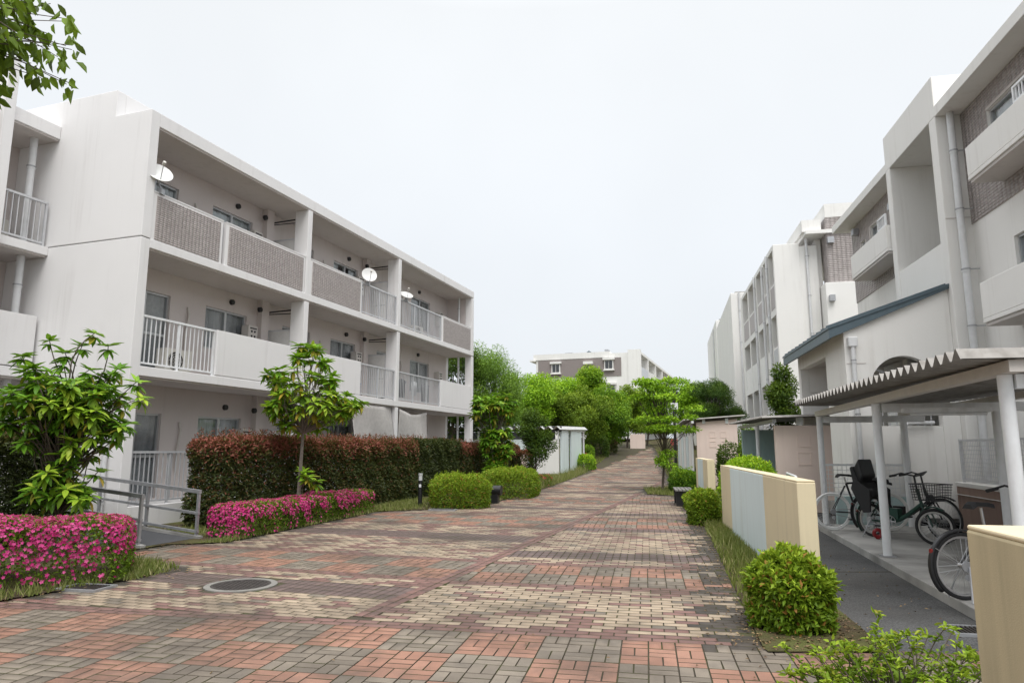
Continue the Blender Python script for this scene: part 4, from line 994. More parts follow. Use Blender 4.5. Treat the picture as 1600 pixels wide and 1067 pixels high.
# ---------------------------------------------------------------- ramp with handrails to the left block
RF = Frame(-5.5, 12.25, R(90-18.9+90))                 # x towards the building
rp = thing('access_ramp', 'dark access ramp with pale kerb leading from the bricks to the left block', 'ramp', (RF.x, RF.y, 0), RF.a)
MB().prism([(0, -.05), (0, .015), (3.2, .3), (3.2, -.05)], lambda a, c: (a, .04, c), lambda a, c: (a, 1.15, c)).build('ramp_surface', plain('dark_ramp', (.07, .072, .078), .8, bump=.5), rp)
for y0, y1 in ((-.06, .04), (1.15, 1.25)): MB().prism([(-.1, -.05), (-.1, .05), (3.2, .36), (3.2, -.05)], lambda a, c: (a, y0, c), lambda a, c: (a, y1, c)).build('kerb', M['concrete'], rp)
for k, (yy, lab) in enumerate(((-.01, 'grey steel handrail along the ramp beside the red hedge'), (1.2, 'grey steel handrail along the ramp beside the big leafy shrub'))):
    h = thing('handrail', lab, 'handrail', RF.p(0, yy, 0), RF.a); zr = lambda x: .09*x
    for x in (0, 1.15, 2.3, 3.2): MB().box(x-.022, x+.022, -.022, .022, .02+zr(x), .78+zr(x)).build('post', M['galv'], h)
    for z, t in ((.8, .03), (.43, .02), (.12, .02)):
        MB().prism([(-.03, z-t), (-.03, z+t), (3.3, z+t+zr(3.3)), (3.3, z-t+zr(3.3))], lambda a, c: (a, -.028, c), lambda a, c: (a, .028, c)).build('rail', M['galv'], h)

# ---------------------------------------------------------------- small street furniture
bo = thing('bollard_light', 'slim black bollard light with pale head beside the clipped shrub', 'bollard', (-2.5, 19.0, .01))
MB().cyl((0, 0, 0), (0, 0, .68), .055, n=16).build('post', M['black'], bo, True); MB().cyl((0, 0, .68), (0, 0, .82), .05, n=16).build('lens', M['sheer'], bo, True); MB().cyl((0, 0, .82), (0, 0, .87), .06, n=16).build('cap', M['grey_metal'], bo, True)
MB().box(-.03, .03, -.058, -.05, .5, .58).build('number_plate', M['white_metal'], bo)
dr = thing('garden_spotlight', 'low black drum shaped spotlight between the clipped shrubs', 'spotlight', (-.50, 20.1, .0), R(-15))
MB().cyl((-.2, 0, .36), (.2, 0, .36), .14, n=20).build('drum', M['black'], dr, True); MB().box(-.12, .12, -.1, .1, 0, .28).build('base', M['black'], dr)
lp = thing('street_lamp', 'slim black street lamp post beside the layered tree', 'street lamp', (7.45, 31.5, .12))
MB().cyl((0, 0, 0), (0, 0, 3.9), .075, .055, 14).cyl((0, 0, 0), (0, 0, .5), .11, .1, 14).build('post', M['black'], lp, True)
MB().cyl((0, 0, 3.9), (0, 0, 4.0), .2, n=18).cyl((0, 0, 4.4), (0, 0, 4.5), .24, .1, n=18).build('cap', M['black'], lp, True); MB().cyl((0, 0, 4.0), (0, 0, 4.4), .15, .18, n=18, cap=False).build('lens', M['sheer'], lp, True)
MB().box(-.16, .16, -.1, -.085, 3.2, 3.5).build('notice_plate', M['white_metal'], lp)
be = thing('bench', 'grey slatted timber bench in front of the short garden wall', 'bench', (4.78, 19.5, .01), R(-10.5))
me = MB().box(-.04, .04, -.75, .75, .4, .435).mesh('slat', M['wood'])
for k in range(5): objof('slat', me, be, (-.2+k*.1, 0, 0))
for yy in (-.55, .55): MB().box(-.22, .22, yy-.04, yy+.04, .0, .4).build('leg', M['black'], be)
fp = thing('post_and_wire_fence', 'thin black post and wire fence beside the shed', 'fence', (.35, 31.2, .1), R(165))
for x in (0, 1.4, 2.8): MB().cyl((x, 0, 0), (x, 0, 1.15), .03, n=8).build('post', M['black'], fp, True)
for z in (.5, 1.1): MB().cyl((0, 0, z), (2.8, 0, z), .012, n=6).build('wire', M['black'], fp)

# ---------------------------------------------------------------- bicycles (local x forward, z up)
silver = plain('bare_alloy', (.55, .55, .56), .3, .8); whitep = plain('white_rubber', (.86, .86, .84), .6); redp = plain('red_reflector', (.25, .015, .018), .3); green = plain('dark_green_paint', (.012, .05, .035), .3)
def bicycle(label, rear, front, r=.335, frame=M['black'], tyre=M['rubber'], rimm=silver, tr=.018, basket=False, childseat=False, guards=False, stand=True, low=False, drop=False, z=.1, turn=0, seat_h=.92, r2=None):
    rx, ry = rear; fx, fy = front; wb = math.hypot(fx-rx, fy-ry); r2 = r2 or r
    t = thing('bicycle', label, 'bicycle', (rx, ry, z), math.atan2(fy-ry, fx-rx), 'bicycles parked by the shelter')
    def wheel(x, rr, rot=0):
        w_ = MB().torus((0, 0, 0), (0, 1, 0), rr-tr, tr, 40, 8).build('wheel', tyre, t, True); w_.location = (x, 0, rr); w_.rotation_euler = (0, 0, rot)
        MB().torus((0, 0, 0), (0, 1, 0), rr-tr*2.3, tr*.75, 40, 6).build('rim', rimm, w_, True); b = MB()
        for k in range(28):
            a = 2*math.pi*k/28; q = a+(.5 if k % 2 else -.5); s_ = .03 if k % 4 < 2 else -.03
            b.cyl((.03*math.cos(q), s_, .03*math.sin(q)), ((rr-tr*2.6)*math.cos(a), 0, (rr-tr*2.6)*math.sin(a)), .0016, n=3, cap=False)
        b.cyl((0, -.05, 0), (0, .05, 0), .022, n=10); b.build('spokes', silver, w_); return w_
    wheel(0, r); wheel(wb, r2, turn)
    bb = (.43, 0, .29); st = (.27, 0, seat_h-.12 if not low else seat_h-.2); hd = (wb-.26, 0, .86 if not low else .82); hb = (wb-.2, 0, .66 if not low else .6); hr_ = .018 if not low else .024
    f = MB()
    if low: f.tube([hb, (wb-.45, 0, .42), (.55, 0, .33), bb], [.03, .034, .034, .03], 10).cyl(bb, st, .02, n=10).box(.40, .56, -.05, .05, .33, .5)
    else: f.cyl(bb, st, hr_, n=10).cyl(st, hd, hr_, n=10).cyl(bb, hb, .021, n=10)
    for s_ in (-.045, .045): f.tube([(0, s_, r), (.3, s_*.8, r*.95), bb], .011, 7).tube([(0, s_, r), (st[0]-.02, s_*.3, st[2]-.04)], .009, 7)
    f.cyl(hb, hd, .024, n=10); f.build('frame', frame, t, True)
    k = MB().cyl(hb, (wb-.16, 0, r2*2+.02), .02, n=8)
    for s_ in (-.05, .05): k.tube([(wb-.17, s_, r2*2+.03), (wb-.06, s_, r2+.15), (wb, s_, r2)], .013, 7)
    k.cyl((wb-.17, -.06, r2*2+.03), (wb-.17, .06, r2*2+.03), .016, n=8); k.build('fork', frame, t, True)
    hz = 1.02 if not drop else .95; h = MB().cyl(hd, (hd[0]-.03, 0, hz), .015, n=8)
    if drop: h.tube([(hd[0]+.05, -.2, hz), (hd[0]+.03, 0, hz), (hd[0]+.05, .2, hz)], .013, 7)
    else: h.tube([(hd[0]-.22, -.27, hz), (hd[0]-.05, -.25, hz+.05), (hd[0], 0, hz), (hd[0]-.05, .25, hz+.05), (hd[0]-.22, .27, hz)], .012, 7)
    hb_ = h.build('handlebar', silver if not low else M['black'], t, True)
    for s_ in (-.27, .27): MB().cyl((hd[0]-.24, s_, hz-.005), (hd[0]-.12, s_*.98, hz+.02), .018, n=8).build('grip', M['rubber'], hb_, True)
    sd = MB(); vs = []; prof = [(-.14, .075, .0), (-.1, .085, .03), (0, .06, .025), (.08, .028, .02), (.14, .016, .005)]
    for x, wd, hh in prof: vs += [(st[0]-.02+x, -wd, seat_h+hh-.02), (st[0]-.02+x, -wd*.5, seat_h+hh+.02), (st[0]-.02+x, wd*.5, seat_h+hh+.02), (st[0]-.02+x, wd, seat_h+hh-.02)]
    fs = [(0, 1, 2, 3), (19, 18, 17, 16)]
    for q in range(4):
        for j in range(4): fs.append((q*4+j, (q+1)*4+j, (q+1)*4+(j+1) % 4, q*4+(j+1) % 4))
    sd.add(vs, fs); sd.build('saddle', M['rubber'], t, True); MB().cyl(st, (st[0]-.02, 0, seat_h-.01), .014, n=8).build('seat_post', silver, t, True)
    c = MB().torus((bb[0], -.06, bb[2]), (0, 1, 0), .085, .006, 24, 5)
    for a in range(5): q = a*1.256; c.cyl((bb[0], -.06, bb[2]), (bb[0]+.085*math.cos(q), -.06, bb[2]+.085*math.sin(q)), .008, n=5)
    c.cyl((bb[0], -.07, bb[2]), (bb[0]-.15, -.09, bb[2]-.08), .012, n=6).cyl((bb[0], .07, bb[2]), (bb[0]+.15, .09, bb[2]+.08), .012, n=6)
    ck = c.build('crank', silver, t, True)
    for s_, dx, dz in ((-1, -.15, -.08), (1, .15, .08)): MB().box(bb[0]+dx-.045, bb[0]+dx+.045, *sorted((s_*.09, s_*.19)), bb[2]+dz-.012, bb[2]+dz+.012).build('pedal', M['black'], ck)
    MB().tube([(0, -.06, r+.04), (bb[0], -.06, bb[2]+.09)], .006, 5).tube([(0, -.06, r-.04), (bb[0], -.06, bb[2]-.09)], .006, 5).cyl((0, -.045, r), (0, -.06, r), .05, n=16).cyl((-.01, -.07, r-.1), (.01, -.05, r-.1), .03, n=8).build('chain', M['galv'], t, True)
    if guards:
        for x, rr, a0, a1 in ((0, r, 1.2, 3.9), (wb, r2, 1.0, 3.4)):
            g = MB(); vs = []; n = 18
            for q in range(n+1):
                a = a0+(a1-a0)*q/n
                for wv, dr_ in ((-.03, -.012), (-.018, .008), (.018, .008), (.03, -.012)): vs.append((x+(rr+.022+dr_)*math.cos(a), wv, rr+(rr+.022+dr_)*math.sin(a)))
            g.add(vs, [(q*4+j, q*4+j+1, q*4+j+5, q*4+j+4) for q in range(n) for j in range(3)]); mg = g.build('mudguard', M['black'] if not low else frame, t, True)
            s_ = mg.modifiers.new('thick', 'SOLIDIFY'); s_.thickness = .003
            MB().tube([(x, -.05, rr), (x+(rr+.02)*math.cos(2.6), -.03, rr+(rr+.02)*math.sin(2.6))], .003, 4).tube([(x, .05, rr), (x+(rr+.02)*math.cos(2.6), .03, rr+(rr+.02)*math.sin(2.6))], .003, 4).build('stay', silver, mg)
        MB().cyl((-r*.86-.03, 0, r*1.45), (-r*.86-.05, 0, r*1.45), .022, n=12).build('reflector', redp, t)
    if basket:
        x0, x1, y0, y1, z0, z1 = wb-.2, wb+.16, -.17, .17, r2*2+.12, r2*2+.36; g = MB()
        for z in np.linspace(z0, z1, 7): 
            e_ = (z-z0)*.12; g.tube([(x0-e_, y0-e_, z), (x1+e_, y0-e_, z), (x1+e_, y1+e_, z), (x0-e_, y1+e_, z), (x0-e_, y0-e_, z)], .004 if z < z1 else .008, 5)
        for q in range(9):
            s_ = q/8
            for yy, o_ in ((y0, -.03), (y1, .03)): g.cyl((x0+(x1-x0)*s_, yy, z0), (x0+(x1-x0)*s_, yy+o_, z1), .003, n=4)
            for xx, o_ in ((x0, -.03), (x1, .03)): g.cyl((xx, y0+(y1-y0)*s_, z0), (xx+o_, y0+(y1-y0)*s_, z1), .003, n=4)
            g.cyl((x0, y0+(y1-y0)*s_, z0), (x1, y0+(y1-y0)*s_, z0), .003, n=4)
        g.build('basket', M['black'], t)
    if childseat:
        MB().box(-.12, .24, -.07, .07, r*2+.07, r*2+.10).build('rack', M['black'], t)
        cs = MB().prism([(.22, .66), (.24, .80), (.02, .78), (-.16, 1.15), (-.22, 1.14), (-.12, .66)], lambda a, c: (a, -.19, c), lambda a, c: (a, .19, c)).build('child_seat', M['rubber'], t, bevel=.03)
        for s_ in (-1, 1): MB().prism([(.05, .40), (.20, .42), (.22, .78), (-.1, .95), (-.17, .78)], lambda a, c: (a, s_*.2, c), lambda a, c: (a, s_*.235, c)).build('side_guard', M['rubber'], cs, bevel=.015)
        MB().prism([(-.16, 1.12), (-.05, 1.28), (.02, 1.0), (-.04, .85)], lambda a, c: (a, -.16, c), lambda a, c: (a, .16, c)).build('rain_hood', M['black'], cs, bevel=.03)
    if stand: MB().cyl((.02, .06, r), (-.06, .16, .0), .01, n=6).cyl((.02, -.06, r), (-.06, -.16, 0), .01, n=6).build('kickstand', M['galv'], t, True)
    return t
bicycle('black road bicycle with white tyres beside the far shelter post', (5.76, 12.6), (6.74, 12.5), .335, tyre=whitep, rimm=whitep, tr=.02, drop=True, stand=False, seat_h=.95)
bicycle('dark green child carrier bicycle with black rear seat and wire basket', (6.02, 11.75), (6.42, 10.66), .275, frame=green, tr=.026, basket=True, childseat=True, guards=True, low=True, turn=.5)
bicycle('black town bicycle with large wheels behind the green child carrier', (6.2, 12.1), (6.86, 11.15), .335, guards=True, low=True, basket=False, turn=-.3, seat_h=.85)
bicycle('black bicycle with chrome edged mudguard behind the weathered wall', (4.40, 6.92), (5.45, 7.02), .32, tr=.02, guards=True, low=True, rimm=silver, seat_h=.88)
rb_ = thing('red_reflector_ring', 'small round red reflector by the carrier bicycle rear wheel', 'lock', (5.95, 11.45, .1)); MB().torus((0, 0, .09), (.3, 1, 0), .055, .03, 18, 8).build('reflector_ring', redp, rb_, True); MB().cyl((-.02, -.02, .0), (.02, .02, .05), .03, n=8).build('reflector_body', redp, rb_, True)  # red ring put in for the round red bicycle reflectors

# ================================================================ PLANTS
def wob(P, s=2.3, k=0):
    return (np.sin(P[:, 0]*s+k)+np.sin(P[:, 1]*s*1.3+1.7+k)+np.sin(P[:, 2]*s*1.7+.6+k)+np.sin((P[:, 0]+P[:, 2])*s*2.7+k))/4
def leafdirs(Nout, up=.35, j=.9):
    n_ = len(Nout); T = norm(rng.normal(size=(n_, 3))); D = norm(T*j+Nout*.75+np.array([0, 0, up])); NN = norm(Nout*.6+np.array([0, 0, .6])+rng.normal(size=(n_, 3))*.5)
    return D, NN
def box_shell(n, x0, x1, y0, y1, h, amp=.07, shell=.1, back=.35):
    Lx_, Ly_ = x1-x0, y1-y0; ar = np.array([Lx_*h, Lx_*h*back, Ly_*h, Ly_*h, Lx_*Ly_*1.2]); f = rng.choice(5, n, p=ar/ar.sum()); a, b_ = rng.random(n), rng.random(n)
    P = np.zeros((n, 3)); N = np.zeros((n, 3))
    for k, (ax, nn) in enumerate((((a, 0, b_), (0, -1, 0)), ((a, 1, b_), (0, 1, 0)), ((0, a, b_), (-1, 0, 0)), ((1, a, b_), (1, 0, 0)), ((a, b_, 1), (0, 0, 1)))):
        m = f == k
        for c, (q, lo, hi) in enumerate(((ax[0], x0, x1), (ax[1], y0, y1), (ax[2], .03, h))):
            P[m, c] = lo+(hi-lo)*(q[m] if isinstance(q, np.ndarray) else q)
        N[m] = nn
    # round the edges
    r = .12; lo = np.array([x0+r, y0+r, -9]); hi = np.array([x1-r, y1-r, h-r]); Q = np.clip(P, lo, hi); dlt = P-Q; ln = np.linalg.norm(dlt, axis=1, keepdims=True)
    corner = (ln[:, 0] > 1e-6); N[corner] = norm(dlt[corner]); P[corner] = Q[corner]+N[corner]*r
    P += N*(wob(P)*amp+wob(P, 7.1, 2)*amp*.5)[:, None]; P -= N*(rng.exponential(shell, n))[:, None]
    P[:, 2] = np.maximum(P[:, 2], .02); return P, N
def dome_shell(n, rx, ry, h, p=3.5, amp=.06, shell=.1):
    d_ = rdirs(n); c = h*.45
    rz = np.where(d_[:, 2] > 0, h-c, c*4); r = (np.abs(d_[:, 0]/rx)**p+np.abs(d_[:, 1]/ry)**p+np.abs(d_[:, 2]/rz)**p)**(-1/p)
    P = d_*r[:, None]; N = norm(d_/np.array([rx, ry, h*.5])); P[:, 2] += c
    ph_ = rng.uniform(0, 6); P += N*(wob(P, 5, ph_)*amp+wob(P, 12, ph_)*amp*.8)[:, None]; P -= N*(rng.exponential(shell, n)-.03*(rng.random(n) < .12))[:, None]; k = P[:, 2] > .01; return P[k], N[k]
def stems(parent, n, rx, ry, h, r=.012):
    b = MB()
    for i in range(n):
        x, y = random.uniform(-.4, .4)*rx, random.uniform(-.4, .4)*ry; q = (x*2+random.uniform(-.1, .1), y*2+random.uniform(-.1, .1), h*.85)
        b.tube([(x*.5, y*.5, 0), (x*1.2, y*1.2, h*.4), q], [r, r*.8, r*.4], 5)
    return b.build('stems', M['bark'], parent, True)
def hedge(label, fr, x0, x1, y0, y1, h, n, mat='hedge', lc=None, group=None, L=.085, shoots=0, name='hedge', z=0, bare=.0):
    t = thing(name, label, 'hedge', fr.p((x0+x1)/2, (y0+y1)/2, z), fr.a, group); lx, ly = (x1-x0)/2, (y1-y0)/2
    P, N = box_shell(n, -lx, lx, -ly, ly, h, .10)
    D, NN = leafdirs(N); tl = P[:, 2]/h
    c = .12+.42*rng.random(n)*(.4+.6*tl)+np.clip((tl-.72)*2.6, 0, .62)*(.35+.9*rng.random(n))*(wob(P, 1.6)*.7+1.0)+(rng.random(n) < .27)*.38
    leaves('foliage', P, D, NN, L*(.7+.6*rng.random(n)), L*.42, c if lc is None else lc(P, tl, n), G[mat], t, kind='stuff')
    if shoots:
        x = rng.uniform(-lx, lx, shoots); y = rng.uniform(-ly, ly, shoots); hh = rng.uniform(.05, .27, shoots); k = 7
        Ps = np.repeat(np.stack([x, y, np.full(shoots, h-.03)], 1), k, 0); tt = np.tile(np.linspace(.1, 1, k), shoots); Ps[:, 2] += tt*np.repeat(hh, k)
        d_ = norm(np.stack([rng.normal(size=len(Ps)), rng.normal(size=len(Ps)), np.full(len(Ps), .9)], 1)); leaves('new_shoots', Ps, d_, rdirs(len(Ps)), .06, .024, .6+.4*rng.random(len(Ps)), G[mat], t, kind='stuff')
    b = MB()
    for i in range(int((x1-x0)/.45)):
        x = -lx+.3+i*.45; b.tube([(x, random.uniform(-.1, .1), 0), (x+random.uniform(-.1, .1), 0, h*.5), (x+random.uniform(-.2, .2), random.uniform(-.2, .2), h*.85)], [.025, .018, .008], 5)
    b.build('stems', M['bark'], t, True)
    return t
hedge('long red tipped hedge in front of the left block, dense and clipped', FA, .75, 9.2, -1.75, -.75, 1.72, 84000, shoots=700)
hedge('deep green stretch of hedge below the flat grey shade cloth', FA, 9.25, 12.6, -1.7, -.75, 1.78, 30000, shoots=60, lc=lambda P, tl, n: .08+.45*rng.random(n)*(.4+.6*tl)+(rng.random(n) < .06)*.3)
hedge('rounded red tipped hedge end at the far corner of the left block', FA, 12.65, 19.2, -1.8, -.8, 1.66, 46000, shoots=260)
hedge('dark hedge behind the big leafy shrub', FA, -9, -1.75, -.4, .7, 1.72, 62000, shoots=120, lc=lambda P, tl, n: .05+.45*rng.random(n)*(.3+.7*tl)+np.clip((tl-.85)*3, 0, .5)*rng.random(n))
t_ = hedge('low red tipped hedge clump beside the scalloped shed', Frame(.1, 30.6, R(0)), -.9, .8, -.5, .5, 1.35, 9000, shoots=20, z=.1)

def azalea(label, fr, x0, x1, y0, y1, h, n, nf, fmat='pinkf', L=.045, fs=.05, z=0, front=1.0, top=1.0):
    t = thing('azalea_bush', label, 'azalea', fr.p((x0+x1)/2, (y0+y1)/2, z), fr.a); lx, ly = (x1-x0)/2, (y1-y0)/2
    P, N = box_shell(n, -lx, lx, -ly, ly, h, .06, .07, .5); D, NN = leafdirs(N, .3)
    leaves('foliage', P, D, NN, L*(.7+.6*rng.random(n)), L*.45, .1+.6*rng.random(n)*(.5+.5*P[:, 2]/h)+(rng.random(n) < .05)*.35, G['azalea'], t, kind='stuff')
    P, N = box_shell(nf*3, -lx, lx, -ly, ly, h, .06, .018, .5); pr = (.25+.75*np.clip(P[:, 2]/h*1.25, 0, 1)**1.2)*np.clip(.62+wob(P, 3.1, 4)*1.1+wob(P, 9.5, 1)*.9, .03, 1)*np.where(N[:, 2] > .5, top, front)
    kp = rng.random(len(P)) < pr*1.3; P, N = P[kp][:nf], N[kp][:nf]; P = P+N*.02
    flowers('flowers', P, N+rng.normal(size=P.shape)*.35+[0, 0, .2], fs*(.8+.4*rng.random(len(P))), rng.random(len(P)), G[fmat], t)
    stems(t, 14, lx, ly, h*.9); return t
az1 = Frame(-4.62, 9.0, R(180+23))       # x towards the left edge, -y... front faces the path
azalea('pink flowering azalea hedge beside the drain grate, with bare leafy patches', Frame(-4.85, 9.0, R(23)), -4.2, 0, -.75, .35, .70, 18000, 7500, top=2.0, front=.85)
azalea('long low bank of pink flowering azaleas under the young tree', Frame(-4.85, 11.55, R(90-13)), .75, 6.1, -.05, .75, .52, 18000, 8200, front=.9)
azalea('small clump of red azaleas in front of the scalloped shed', Frame(.75, 26.6, R(60)), 0, 1.5, -.1, .6, .42, 2500, 420, 'redf', fs=.06, z=.05)
azalea('red azalea clump beyond the scalloped shed', Frame(4.3, 42.5, R(70)), 0, 2.0, 0, .8, .75, 2500, 500, 'redf', fs=.08, z=.45)
azalea('distant red azalea clump at the bend of the path', Frame(13.6, 58.5, R(0)), 0, 1.7, 0, .8, .8, 1500, 380, 'redf', fs=.1, z=1.5)

def shrub(label, x, y, rx, ry, h, n, mat='green', L=.05, p=3.5, rz=0, z=None, lcb=.15, lcr=.6, rust=.04, group=None, topl=.25):
    t = thing('clipped_shrub', label, 'shrub', (x, y, float(zp(y)) if z is None else z), rz, group); P, N = dome_shell(n*2, rx, ry, h, p); n = len(P); D, NN = leafdirs(N, .35)
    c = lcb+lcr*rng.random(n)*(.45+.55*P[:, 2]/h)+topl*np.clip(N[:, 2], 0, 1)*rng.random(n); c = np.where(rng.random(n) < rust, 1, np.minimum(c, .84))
    leaves('foliage', P, D, NN, L*(.75+.6*rng.random(n)), L*.48, c, G[mat], t, kind='stuff'); stems(t, 10, rx, ry, h*.9)
    ns = int(90*(rx+ry)); Q, M_ = dome_shell(ns, rx, ry, h, p, shell=.005); kk = M_[:, 2] > -.1; Q, M_ = Q[kk], M_[kk]; ax = norm(M_+rng.normal(size=M_.shape)*.35+[0, 0, .5]); ln = rng.uniform(.03, .13, len(Q))*min(1, h); m6 = 7
    PS = np.repeat(Q, m6, 0)+np.repeat(ax*ln[:, None], m6, 0)*np.tile(np.linspace(.1, 1, m6), len(Q))[:, None]; leaves('new_shoots', PS, np.repeat(ax, m6, 0)*.6+rng.normal(size=PS.shape)*.7, norm(rng.normal(size=PS.shape)*.6+[0, 0, 1]), L*1.05, L*.48, .6+.24*rng.random(len(PS)), G[mat], t, kind='stuff'); return t
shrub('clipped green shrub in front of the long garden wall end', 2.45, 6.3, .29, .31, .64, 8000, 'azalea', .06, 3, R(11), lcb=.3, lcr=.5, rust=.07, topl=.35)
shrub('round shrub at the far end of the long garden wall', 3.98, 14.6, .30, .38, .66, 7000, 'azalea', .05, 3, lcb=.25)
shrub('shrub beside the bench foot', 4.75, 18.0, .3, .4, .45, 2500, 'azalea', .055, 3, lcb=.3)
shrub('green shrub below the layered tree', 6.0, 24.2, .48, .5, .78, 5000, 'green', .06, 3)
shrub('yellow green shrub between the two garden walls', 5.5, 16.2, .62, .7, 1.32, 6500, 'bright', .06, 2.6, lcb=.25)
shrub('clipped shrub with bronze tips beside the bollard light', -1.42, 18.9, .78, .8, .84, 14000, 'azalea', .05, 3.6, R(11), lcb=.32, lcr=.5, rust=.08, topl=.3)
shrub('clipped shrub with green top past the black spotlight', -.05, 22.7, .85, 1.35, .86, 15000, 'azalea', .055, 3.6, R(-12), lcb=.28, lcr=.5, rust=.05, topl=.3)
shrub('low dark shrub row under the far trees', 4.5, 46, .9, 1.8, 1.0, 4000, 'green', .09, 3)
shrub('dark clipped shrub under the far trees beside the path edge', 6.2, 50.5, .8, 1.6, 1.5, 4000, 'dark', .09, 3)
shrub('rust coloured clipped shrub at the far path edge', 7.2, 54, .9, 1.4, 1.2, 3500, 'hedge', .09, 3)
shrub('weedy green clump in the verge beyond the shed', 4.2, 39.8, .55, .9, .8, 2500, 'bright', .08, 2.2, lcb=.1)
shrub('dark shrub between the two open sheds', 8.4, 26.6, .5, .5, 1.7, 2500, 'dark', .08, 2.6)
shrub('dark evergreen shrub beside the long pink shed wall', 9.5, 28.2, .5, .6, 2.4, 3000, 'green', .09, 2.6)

def limb(b, p0, p1, r0, r1, bow=.12, n=5):
    p0, p1 = Vector(p0), Vector(p1); L_ = (p1-p0).length; off = Vector((random.uniform(-1, 1), random.uniform(-1, 1), random.uniform(-.2, .9)))*L_*bow
    pts = [p0.lerp(p1, i/n)+off*math.sin(math.pi*i/n) for i in range(n+1)]; b.tube(pts, [r0+(r1-r0)*i/n for i in range(n+1)], 6); return pts
def tree(label, loc, H, c, rad, ncl, npc, mat, L=.12, cr=.55, tr=.09, flat=.7, seed=0, name='tree', cat='tree', bark='bark', wl=.45, group=None, low=.35, tiers=None, lcb=.1):
    random.seed(seed); t = thing(name, label, cat, loc, 0, group); b = MB(); top = Vector((c[0]*.6, c[1]*.6, c[2]+rad[2]*.35)); tk = limb(b, (0, 0, -.1), top, tr, tr*.25, .05, 8); cl = []
    for i in range(ncl):
        if tiers: z = random.choice(tiers); a = random.uniform(0, 6.28); rr = math.sqrt(random.random())*(1-.35*abs(z-c[2])/max(rad[2], .1)); q = Vector((c[0]+rad[0]*rr*math.cos(a), c[1]+rad[1]*rr*math.sin(a), z+random.uniform(-.06, .06)))
        else:
            d_ = Vector((random.gauss(0, 1), random.gauss(0, 1), random.gauss(0, 1))).normalized(); rr = random.uniform(.45, 1)
            q = Vector((c[0]+d_.x*rad[0]*rr, c[1]+d_.y*rad[1]*rr, c[2]+d_.z*rad[2]*rr))
        k = max(1, min(8, int((q.z*.62/max(top.z, .1))*8))); limb(b, tk[k], q, tr*.26, .008, .12); cl.append(q)
    b.build('trunk', M[bark], t, True); P = []; lc = []; N = []
    for q in cl:
        n = int(npc*1.9*random.uniform(.6, 1.4)); r_ = cr*random.uniform(.7, 1.3); d_ = rdirs(n); rr = rng.random(n)**.45; p = d_*rr[:, None]*np.array([r_, r_, r_*flat])
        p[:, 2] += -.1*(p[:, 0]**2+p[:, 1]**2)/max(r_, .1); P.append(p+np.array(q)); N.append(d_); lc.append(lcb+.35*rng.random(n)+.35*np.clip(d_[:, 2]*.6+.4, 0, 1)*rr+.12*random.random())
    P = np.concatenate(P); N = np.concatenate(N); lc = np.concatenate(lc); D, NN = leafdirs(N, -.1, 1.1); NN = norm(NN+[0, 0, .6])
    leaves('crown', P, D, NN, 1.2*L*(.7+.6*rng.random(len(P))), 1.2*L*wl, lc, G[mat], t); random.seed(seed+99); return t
# beyond the left block
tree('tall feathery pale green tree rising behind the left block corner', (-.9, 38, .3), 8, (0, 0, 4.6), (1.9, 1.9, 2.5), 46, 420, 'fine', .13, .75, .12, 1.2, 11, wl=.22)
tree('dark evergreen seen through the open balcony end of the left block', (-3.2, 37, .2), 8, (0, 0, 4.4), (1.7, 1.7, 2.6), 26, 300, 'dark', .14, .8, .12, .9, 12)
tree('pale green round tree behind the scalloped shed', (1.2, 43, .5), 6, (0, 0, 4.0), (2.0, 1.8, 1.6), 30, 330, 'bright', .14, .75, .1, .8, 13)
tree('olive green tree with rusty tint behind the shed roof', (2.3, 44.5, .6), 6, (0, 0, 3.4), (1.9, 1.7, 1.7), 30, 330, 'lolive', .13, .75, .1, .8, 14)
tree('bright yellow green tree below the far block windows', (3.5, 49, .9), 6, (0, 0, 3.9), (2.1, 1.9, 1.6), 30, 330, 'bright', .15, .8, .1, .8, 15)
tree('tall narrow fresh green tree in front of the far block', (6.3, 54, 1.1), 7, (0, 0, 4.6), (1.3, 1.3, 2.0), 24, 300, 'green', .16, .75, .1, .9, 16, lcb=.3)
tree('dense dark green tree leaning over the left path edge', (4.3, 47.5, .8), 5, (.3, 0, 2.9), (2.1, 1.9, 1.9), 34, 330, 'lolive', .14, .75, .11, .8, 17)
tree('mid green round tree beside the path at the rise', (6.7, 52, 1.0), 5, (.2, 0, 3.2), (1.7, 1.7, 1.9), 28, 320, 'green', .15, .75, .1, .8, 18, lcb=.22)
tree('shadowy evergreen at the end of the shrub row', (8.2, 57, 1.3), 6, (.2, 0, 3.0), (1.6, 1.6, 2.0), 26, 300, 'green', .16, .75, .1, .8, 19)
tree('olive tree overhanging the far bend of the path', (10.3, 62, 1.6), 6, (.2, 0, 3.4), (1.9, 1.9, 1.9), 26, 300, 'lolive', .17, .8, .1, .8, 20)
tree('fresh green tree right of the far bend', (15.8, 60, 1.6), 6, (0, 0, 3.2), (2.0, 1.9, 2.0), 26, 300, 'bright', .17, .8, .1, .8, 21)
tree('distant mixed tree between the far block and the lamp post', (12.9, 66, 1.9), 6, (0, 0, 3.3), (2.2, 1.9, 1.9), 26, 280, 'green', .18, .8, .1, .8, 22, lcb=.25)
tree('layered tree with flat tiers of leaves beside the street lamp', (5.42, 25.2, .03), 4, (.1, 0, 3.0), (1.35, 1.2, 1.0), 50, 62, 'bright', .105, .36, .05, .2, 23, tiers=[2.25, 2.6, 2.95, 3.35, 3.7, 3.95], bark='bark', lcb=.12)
tree('cloud pruned pine behind the long pink shed', (9.9, 34.5, .3), 5, (.25, 0, 3.4), (1.35, 1.2, 1.3), 26, 520, 'pine', .12, .5, .09, .6, 24, wl=.14, name='pine_tree', lcb=.25)
